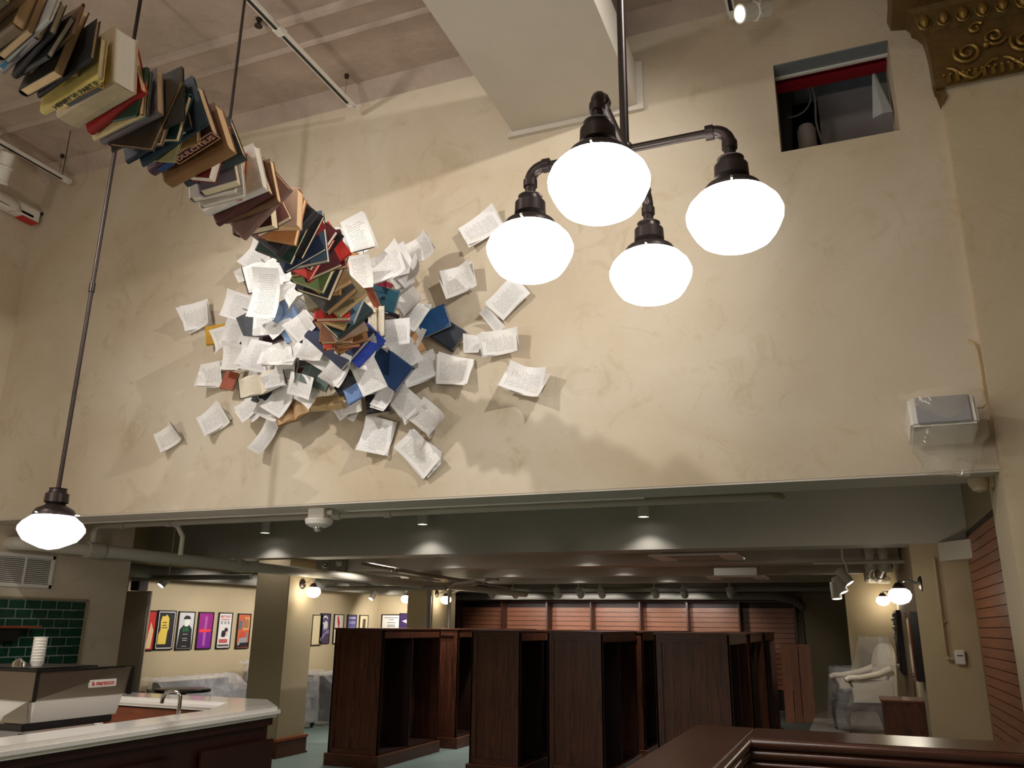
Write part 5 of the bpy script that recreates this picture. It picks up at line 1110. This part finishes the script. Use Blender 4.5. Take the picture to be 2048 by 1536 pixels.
# local: front = +y before rotation, x = width
CB('seat_cushion', (-.29, -.26, .33), (.29, .30, .48), mat('seat_dark', (84, 74, 66), .8, var=.2, scale=10), .05)
CB('seat_frame', (-.31, -.28, .26), (.31, .31, .34), CHD, .012)
bk = MB(); n = 14; pts = []
for s_ in (-.04, .05):
    for i in range(n+1):
        a = math.pi*i/n; pts.append((-.31*math.cos(a)*(1 if True else 1), -.28+s_-.06*math.sin(a), .62+.42*math.sin(a)**.6))
    for x in (.31, -.31): pts.append((x, -.26+s_, .30))
m_ = n+3
bk.poly(pts, [tuple(range(m_))[::-1], tuple(range(m_, 2*m_))]+[(i, (i+1) % m_, m_+(i+1) % m_, m_+i) for i in range(m_)]); rotd(bk).build('backrest', CHW, ch, False)
for s_ in (-1, 1):
    rotd(MB().tube([(s_*.30, -.26, .74), (s_*.32, -.1, .68), (s_*.32, .12, .64), (s_*.31, .24, .635), (s_*.31, .29, .61)], [.045, .04, .036, .036, .03], 10)).build('armrest', CHW, ch, True)
    rotd(MB().tube([(s_*.31, .25, .62), (s_*.30, .20, .52), (s_*.30, .22, .40), (s_*.29, .27, .30)], [.022, .02, .022, .028], 8)).build('arm_post', CHD, ch, True)
    rotd(MB().box((s_*.31-.01, -.26, .36), (s_*.31+.01, .22, .62))).build('side_panel', CHW, ch)
    rotd(MB().tube([(s_*.27, .27, .30), (s_*.275, .29, .18), (s_*.27, .27, .0)], [.034, .024, .016], 8)).build('leg', CHD, ch, True)
    rotd(MB().tube([(s_*.26, -.25, .30), (s_*.265, -.29, .14), (s_*.27, -.33, .0)], [.03, .024, .018], 8)).build('leg', CHD, ch, True)
random.seed(3)
def drapef(u, v):
    a = 2*math.pi*u; e = .5; x = math.copysign(abs(math.cos(a))**e, math.cos(a))*(.36+.05*(1-v)); y = math.copysign(abs(math.sin(a))**e, math.sin(a))*(.37+.05*(1-v))
    topz = 1.08 if y < -.12 else .72
    return (x*(1-.1*v), y*(1-.1*v), .06+(topz-.02)*v)
rotd(crumple(40, 12, drapef, .012)).build('plastic_wrap', M_FILM, ch, True, angle=180)
dr = crumple(10, 14, lambda u, v: (.30+.20*u+.05*math.sin(v*9), 12.1+.3*u, .46+1.0*(1-v)*(1-.5*u)), .02).build('plastic_sheet', M_FILM, None, True, angle=180); tag(dr, 'loose plastic sheet hanging behind the armchair against the right wall', 'plastic sheet')
dm = thing('security_camera', 'small beige dome camera on the jamb just under the right end of the opening', 'camera', (XJ, D+.22, 2.42))
MB().lathe([(.05, .0), (.055, -.01), (.055, -.035), (.045, -.05), (.035, -.07), (.01, -.08)], 16, (-.075, 0, .055)).build('dome', M_PIER, dm, True); MB().bbox((-.03, -.03, 0), (0, .03, .06), .004).build('bracket', M_PIER, dm); MB().box((-.1, -.025, .055), (-.02, .025, .062)).build('arm', M_PIER, dm)

# ================================================================== RAILING IN FRONT, RIGHT
ZR = 1.2
oc, ic = P(1392, 1449, Z=ZR), P(1490, 1474, Z=ZR)
rl = thing('railing', 'L-shaped wooden-capped half wall with moulded edge at the bottom right', 'half wall', (0, 0, 0))
x0, x1, y0, y1 = oc.x, ic.x, ic.y, oc.y
MB().bbox((x0, 1.2, ZR-.03), (x1, y1, ZR), .006).build('cap_board', M_CAPY, rl); MB().bbox((x1-.002, y0, ZR-.03), (3.2, y1, ZR), .006).build('cap_board', M_CAP, rl)
for k, (dz, r_) in enumerate(((-.022, .021), (-.066, .021), (-.11, .019))):
    MB().tube([(x1+.012-.008*k, 1.2, ZR+dz), (x1+.012-.008*k, y0-.012+.008*k, ZR+dz)], r_, 12).build('moulding_bead', M_CAPY, rl, True)
    MB().tube([(x1+.004, y0-.012+.008*k, ZR+dz), (3.2, y0-.012+.008*k, ZR+dz)], r_, 12).build('moulding_bead', M_CAP, rl, True)
    MB().tube([(x1+.006-.008*k, 1.2, ZR+dz-.024), (x1+.006-.008*k, y0-.01, ZR+dz-.024)], .006, 6).build('moulding_fillet', M_CAPY, rl, True)
    MB().tube([(x1, y0-.006+.008*k, ZR+dz-.024), (3.2, y0-.006+.008*k, ZR+dz-.024)], .006, 6).build('moulding_fillet', M_CAP, rl, True)
MB().box((x0+.05, 1.2, 0), (x1-.012, y1-.05, ZR-.03)).build('wall_leg', M_OLIVE, rl); MB().box((x1-.012, y0+.012, 0), (3.2, y1-.05, ZR-.03)).build('wall_leg', M_OLIVE, rl)

# ================================================================== PIPES AND FITTINGS OF THE LOW CEILING
def pipe(pts, r, lab, m=M_PIPEW, fits=(), nm='pipe'):
    o = MB().tube(pts, r, 12).build(nm, m, None, True); tag(o, lab, 'pipe')
    for p in fits: MB().tube(p, r*1.28, 12).build('coupling', m, o, True)
    return o
XP = -6.88; y_s = P(40, 1090, X=XP); zb = P(200, 1102, X=XP).z
pipe([(XL+.0, y_s.y+.02, zb), (XP-.06, y_s.y+.02, zb), (XP, y_s.y+.08, zb), (XP, 13.2, zb), (XP+.25, 13.6, zb), (XP+.25, 17.4, zb)], .062, 'thick white painted pipe running along the left wall under the low ceiling',
     fits=[[(XP, P(188, 1100, X=XP).y-.09, zb), (XP, P(188, 1100, X=XP).y+.09, zb)], [(XP, 8.2, zb), (XP, 8.32, zb)]])
qa, qb = P(190, 1052, X=XP), P(1560, 992, Y=P(190, 1052, X=XP).y); yc = qa.y; zc_ = qa.z
pipe([(XP, yc, zb+.05), (XP, yc, zc_-.04), (XP+.05, yc, zc_), (-2.0, yc, zc_+.005), (qb.x-.05, yc, qb.z), (qb.x, yc+.05, qb.z), (qb.x, yc+.1, qb.z)], .030, 'long white pipe crossing the head of the opening from end to end',
     fits=[[(x, yc, zc_), (x+.07, yc, zc_)] for x in (-6.55, -5.97, -4.1, -3.6)])
q1 = P(357, 1050, Y=yc+.1); pipe([(q1.x, yc, zc_), (q1.x+.04, yc+.05, zc_-.03), (q1.x+.05, yc+.12, zc_-.12), (q1.x+.05, yc+.12, zb-.06)], .024, 'bent white pipe dropping from the crossing pipe at left')
pipe([(XP+.05, D+WT-.02, ZO-.010), (-1.2, D+WT-.02, ZO-.010)], .012, 'thin conduit above the crossing pipe behind the opening head')
pipe([(-6.2, 9.9, 2.45), (-6.3, 12, 2.42), (-6.5, 16, 2.40)], .028, 'slim grey pipe running back over the leftmost bookcases', M_PIPEG, fits=[[(-6.25, 10.9, 2.43), (-6.26, 11.05, 2.43)]])
pipe([(-7.9, 9.9, 2.38), (-7.9, 15.9, 2.36)], .07, 'thick grey duct pipe over the sofas', M_PIPEG)
pipe([(-8.4, 7.2, 2.44), (-8.4, 15.9, 2.42)], .05, 'grey pipe along the poster wall ceiling', M_PIPEG)
pipe([(-8.9, 7.2, 2.30), (-8.9, 15.9, 2.32)], .09, 'wide grey pipe closest to the poster wall', M_PIPEG)
pipe([(-9.2, 8.9, 2.22), (-7.2, 8.9, 2.22)], .035, 'short grey cross pipe above the taupe cabinet', M_PIPEG)
pipe([(-9.3, 13.0, 2.26), (-6.4, 13.0, 2.26)], .04, 'grey cross pipe in front of the far column', M_PIPEG)
pipe([(sx0+1.2-.9, 17.6, 2.42), (-.2, 17.6, 2.42)], .055, 'long grey pipe over the back shelving, upper of two', M_PIPEG, fits=[[(-7+k*1.6, 17.6, 2.42), (-6.92+k*1.6, 17.6, 2.42)] for k in range(4)])
pipe([(sx0+.5, 18.2, 2.30), (-1.5, 18.2, 2.30), (-1.1, 18.5, 2.22), (-.98, 18.8, 2.1)], .075, 'thick grey pipe over the back shelving, lower of two, bending down at right', M_PIPEG)
q = P(878, 1200, Y=14.0); pipe([(q.x, 13.6, 0), (q.x, 13.6, 2.5)], .05, 'grey vertical pipe standing against the far column', M_PIPEG, fits=[[(q.x, 13.6, 2.15), (q.x, 13.6, 2.5)]])
q = P(897, 1220, Y=13.5); pipe([(q.x, 13.5, .6), (q.x, 13.5, 2.2), (q.x+.03, 13.5, 2.3), (q.x+.12, 13.5, 2.36), (q.x+.5, 13.5, 2.4)], .022, 'cream painted conduit beside the far column, bending right at the top')
for k, (px, r_) in enumerate(((1740, .05), (1768, .06))):
    q = P(px, 1120, Y=11.2); zz = 2.42
    pipe([(q.x, 11.2, ZLC-.02), (q.x, 11.2, zz+.08), (q.x, 11.28, zz), (q.x, 14.2, zz-.02), (q.x+.05, 14.3, zz-.02), (q.x+.15, 14.35, zz-.02)], r_, ('white pipe coming down and running back at right, left one of two', 'thicker white pipe coming down and running back at right, right one of two')[k],
         fits=[[(q.x, 11.2, 2.56), (q.x, 11.2, 2.62)], [(q.x, 11.36, zz), (q.x, 11.48, zz)], [(q.x, 13.0, zz-.01), (q.x, 13.1, zz-.01)]])
pipe([(-.4, 11.06, 2.44), (.64, 11.06, 2.44)], .022, 'white support bar holding the two pipes at right')
# cylinder downlights along the crossing pipe, with the light they throw
def can(loc, lab, s=1.0, power=14, aim=None, ang=120, rgb=NEUT, lens=M_LENSW, stem=True):
    t = thing('cylinder_light', lab, 'ceiling light', loc)
    d = Vector((0, 0, -1)) if aim is None else (Vector(aim)-Vector(loc)).normalized(); rot = d.to_track_quat('-Z', 'Y').to_matrix()
    MB().lathe([(.055*s, .17*s), (.057*s, .165*s), (.057*s, .0), (.052*s, 0), (.050*s, .014*s)], 20, (0, 0, 0), rot).build('body', M_WHITE, t, True)
    MB().lathe([(.0495*s, .010*s), (.0495*s, .012*s)], 20, (0, 0, 0), rot).build('lens', lens, t)
    if stem:
        top = rot @ Vector((0, 0, .17*s)); MB().tube([top, Vector((top.x, top.y, max(top.z+.02, ZLC-loc[2]-.0)))], .010, 8).build('stem', M_WHITE, t)
    if power:
        p = Vector(loc)+d*.02
        lamp('SPOT', 'cylinder_lamp', p, power, rgb, .03, p+d, ang, .6)
    return t
for px, py, lb in ((530, 1066, 'small lit cylinder downlight at left on the first beam'), (845, 1049, 'small lit cylinder downlight right of the smoke alarm'), (1287, 1034, 'small lit cylinder downlight under the right half of the opening')):
    can(P(px, py, Y=9.16), lb, 1.15, 9, ang=115)
for k, (px, py, on) in enumerate(((985, 1184, 0), (1032, 1186, 1), (1118, 1186, 0), (1162, 1189, 1), (1205, 1186, 0), (1312, 1184, 1), (1370, 1190, 1), (1462, 1184, 0))):
    loc = P(px, py, Y=17.3); loc.z = 2.28
    can(loc, 'far grey cylinder light over the back shelving, %s from the left' % ORD[k], 1.3, 26 *1.7 if k % 2 == 0 or on else 0, (loc.x, YB+.3, 1.1), 84, NEUT, M_LENSW if on else M_STEEL)
for (px, py, lb) in ((323, 1156, 'small white spotlight aimed at the red and yellow posters'), (742, 1188, 'small white spotlight above the right-hand posters')):
    loc = P(px, py, X=-8.75); loc.z = min(loc.z, 2.12); can(loc, lb, .95, 8, loc+Vector((-.25, -.55, -.8)), 95, lens=M_LENS)
for yy in (9.9, 11.2, 12.5, 13.8): lamp('SPOT', 'poster_lamp', (-7.95, yy, 2.25), 75, NEUT, .04, (XW, yy, 1.2), 100, .8)
lamp('SPOT', 'poster_lamp', (-8.4, 15.0, 2.2), 110, NEUT, .04, (-9.3, 16, 1.2), 105, .8)
for x_, y_, e_, nm_ in ((-4.9, 10.9, 80, 'left, between first and second beams, added unseen'), (-2.8, 10.9, 80, 'right, between first and second beams, added unseen'), (-5.2, 13.2, 70, 'left, between second and third beams, added unseen'), (-2.6, 13.2, 70, 'right, between second and third beams, added unseen'), (-.9, 11.2, 30, 'above the way to the armchair, added unseen'), (-6.3, 10.6, 80, 'beside the near column, added unseen')):  # added downlights hidden behind the beams, fill light for the lower room
    loc = (x_, y_, 2.74); can(loc, 'cylinder downlight at the '*(nm_[0] in 'lr')+'cylinder downlight '*(nm_[0] not in 'lr')+nm_, 1.1, e_, None, 130)
for yy, pxs, py_, bn in ((11.52, (890, 1165), 1120, 'second'), (13.87, (792, 1010, 1240), 1142, 'third'), (16.12, (960, 1150, 1330), 1158, 'fourth')):
    for k, px in enumerate(pxs):
        loc = Vector((P(px, py_, Y=yy).x, yy, 2.74)); can(loc, 'cylinder downlight throwing a light patch on the %s beam, %s from the left' % (bn, ORD[k]), 1.1, 16, None, 118)
# clutter of conduits, boxes and a drain over the left aisle
pipe([P(395, 1114, Y=10.2), P(520, 1128, Y=11.0), P(640, 1143, Y=11.7)], .022, 'thin white conduit slanting back above the near column', fits=[[P(455, 1121, Y=10.58), P(462, 1122, Y=10.62)]])
pipe([P(500, 1122, Y=10.2), P(560, 1132, Y=10.9), P(690, 1158, Y=12.6)], .03, 'white conduit between the near column and the far column')
pipe([P(690, 1140, Y=11.9), P(790, 1148, Y=12.8), P(880, 1162, Y=13.5)], .018, 'slim bright conduit running from the emergency light to the far column')
pipe([P(700, 1168, Y=13.2), P(770, 1166, Y=13.2), P(780, 1158, Y=13.2), P(800, 1158, Y=13.2)], .035, 'short grey pipe with a bend left of the far column', M_PIPEG)
pipe([P(905, 1185, Y=14.5), P(960, 1166, Y=14.5), P(985, 1160, Y=14.6), P(990, 1150, Y=14.7)], .02, 'pale conduit rising right of the far column to a grey box')
for (px, py, yy, s_, lb, m_) in ((985, 1152, 14.8, .11, 'grey junction box under the third beam right of the far column', M_PIPEG), (418, 1115, 10.4, .06, 'small black box among the conduits above the near column', M_BLACK), (657, 1160, 12.3, .09, 'cream square box on the pipe right of the near column', M_PIPEW)):
    q = P(px, py, Y=yy); o = MB().bbox((-s_, -s_*.7, -s_*.7), (s_, s_*.7, s_*.7), .006).build('junction_box', m_); o.location = q; tag(o, lb, 'junction box')
    MB().tube([(0, 0, s_*.7), (0, 0, ZLC-q.z)], .008, 6).build('hanger', M_PIPEG, o)
# smoke alarm on a junction box under the wall head
q = P(640, 1016, Y=D+.2); sa_ = thing('smoke_alarm', 'white fire alarm strobe on a square box under the head of the opening', 'alarm', (q.x, D+.2, ZO))
MB().bbox((-.07, -.05, -.085), (.07, .05, 0), .004).build('junction_box', M_WHITE, sa_); MB().lathe([(.10, -.085), (.105, -.095), (.095, -.125), (.06, -.145), (.03, -.145)], 24).build('housing', M_WHITE, sa_, True)
MB().ball((0, -.01, -.15), .035, 10).build('strobe_lens', M_CHROME, sa_, True); MB().tube([(.07, 0, -.04), (.12, 0, -.04)], .022, 10).build('conduit_hub', M_PIPEW, sa_, True)
# emergency light, junction boxes, cassettes, hanging track heads
q = P(675, 1130, Y=11.75); el = thing('emergency_light', 'white twin-head emergency light box on the second beam, left of centre', 'emergency light', (q.x, 11.8, q.z))
MB().bbox((-.15, -.09, -.12), (.17, 0, .13), .008).build('box', M_PIPEG, el)
MB().lathe([(.045, 0), (.05, .02), (.03, .06)], 16, (-.22, -.12, -.01), Matrix.Rotation(1.2, 3, 'Y')).build('lamp_head', M_CHROME, el, True); MB().lathe([(.05, 0), (.05, .03), (.03, .06)], 16, (.07, -.10, .02), Matrix.Rotation(math.pi/2, 3, 'X')).build('lamp_head', M_WHITE, el, True); MB().ball((-.02, -.095, -.09), .01).build('test_button', M_WHITE, el)
q = P(622, 1140, Y=10.1); jb = MB().lathe([(.075, 0), (.075, .14), (.07, .145)], 18, (q.x, 10.1, q.z-.06)).build('round_box', M_PIPEG, None, True); tag(jb, 'round grey junction box under the first beam near the column', 'junction box')
MB().tube([(q.x, 10.1, q.z+.08), (q.x, 10.1, ZLC)], .01, 8).build('box_stem', M_PIPEG, jb)
def cassette(yc_, pxl, pxr, py, lab, zz):
    a, b_ = P(pxl, py, Y=yc_), P(pxr, py, Y=yc_); w_ = (b_.x-a.x)*.86; cx = (a.x+b_.x)/2
    t = thing('ceiling_air_conditioner', lab, 'air conditioner', (cx, yc_, a.z)); h = w_/2
    MB().bbox((-h, -h*.8, 0), (h, h*.8, .03), .008).build('panel', M_WHITE, t); MB().bbox((-h*.55, -h*.45, -.006), (h*.55, h*.45, .001), .004).build('intake_grille', mat('intake_beige', (186, 174, 160), .6), t)
    MB().bbox((-h*.72, -h*.6, .03), (h*.72, h*.6, .30), .008).build('body', M_STEEL, t)
    for s in (-1, 1):
        MB().box((-h*.6, s*h*.62-.02, -.003), (h*.6, s*h*.62+.02, .001)).build('air_slot', M_BLACK, t)
        MB().tube([(s*h*.6, 0, .28), (s*h*.6, 0, ZLC-a.z)], .01, 6).build('hanger_rod', M_STEEL, t)
    return t
cassette(10.75, 1297, 1497, 1118, 'ceiling air conditioner cassette nearest, right of centre behind the first beam', 0)
cassette(13.1, 1408, 1545, 1158, 'ceiling air conditioner cassette further back, right of centre', 0)
hb = P(1685, 1117, Y=10.75); hd = thing('hanging_spot_cluster', 'cluster of three grey cylinder spotlights hanging from the low ceiling at right', 'spotlight', hb)
MB().tube([(0, 0, 0), (0, 0, ZLC-hb.z)], .012, 8).build('stem', M_WHITE, hd); MB().tube([(0, 0, 0), (.03, 0, -.07), (.04, 0, -.2)], .012, 8).build('stem', M_WHITE, hd)
for (px, py, ax, az) in ((1700, 1167, .55, -.8), (1688, 1185, .38, -.9), (1674, 1198, .05, -1)):
    c = P(px, py, Y=10.75)-hb; d = Vector((ax, -.15, az)).normalized(); rot = d.to_track_quat('-Z', 'Y').to_matrix()
    MB().lathe([(.05, .2), (.058, .19), (.058, 0), (.052, 0), (.05, .02)], 18, c, rot).build('spot_body', M_PIPEW, hd, True); MB().lathe([(.05, .012), (.05, .014)], 18, c, rot).build('spot_lens', M_LENS, hd)
lamp('SPOT', 'right_side_lamp', hb+Vector((.0, -.1, -.45)), 26, NEUT, .05, (.05, 11.8, .9), 80, .7)
lamp('SPOT', 'right_side_lamp', hb+Vector((-.1, .1, -.45)), 120, WARM, .04, (-1.05, 17.0, .8), 24, .8)
lamp('SPOT', 'right_side_lamp', (-.3, 8.2, 2.35), 9, NEUT, .03, (.9, 9.4, 1.5), 60, .7)  # added lamp without a fixture, apart from the cluster, brightens the pier
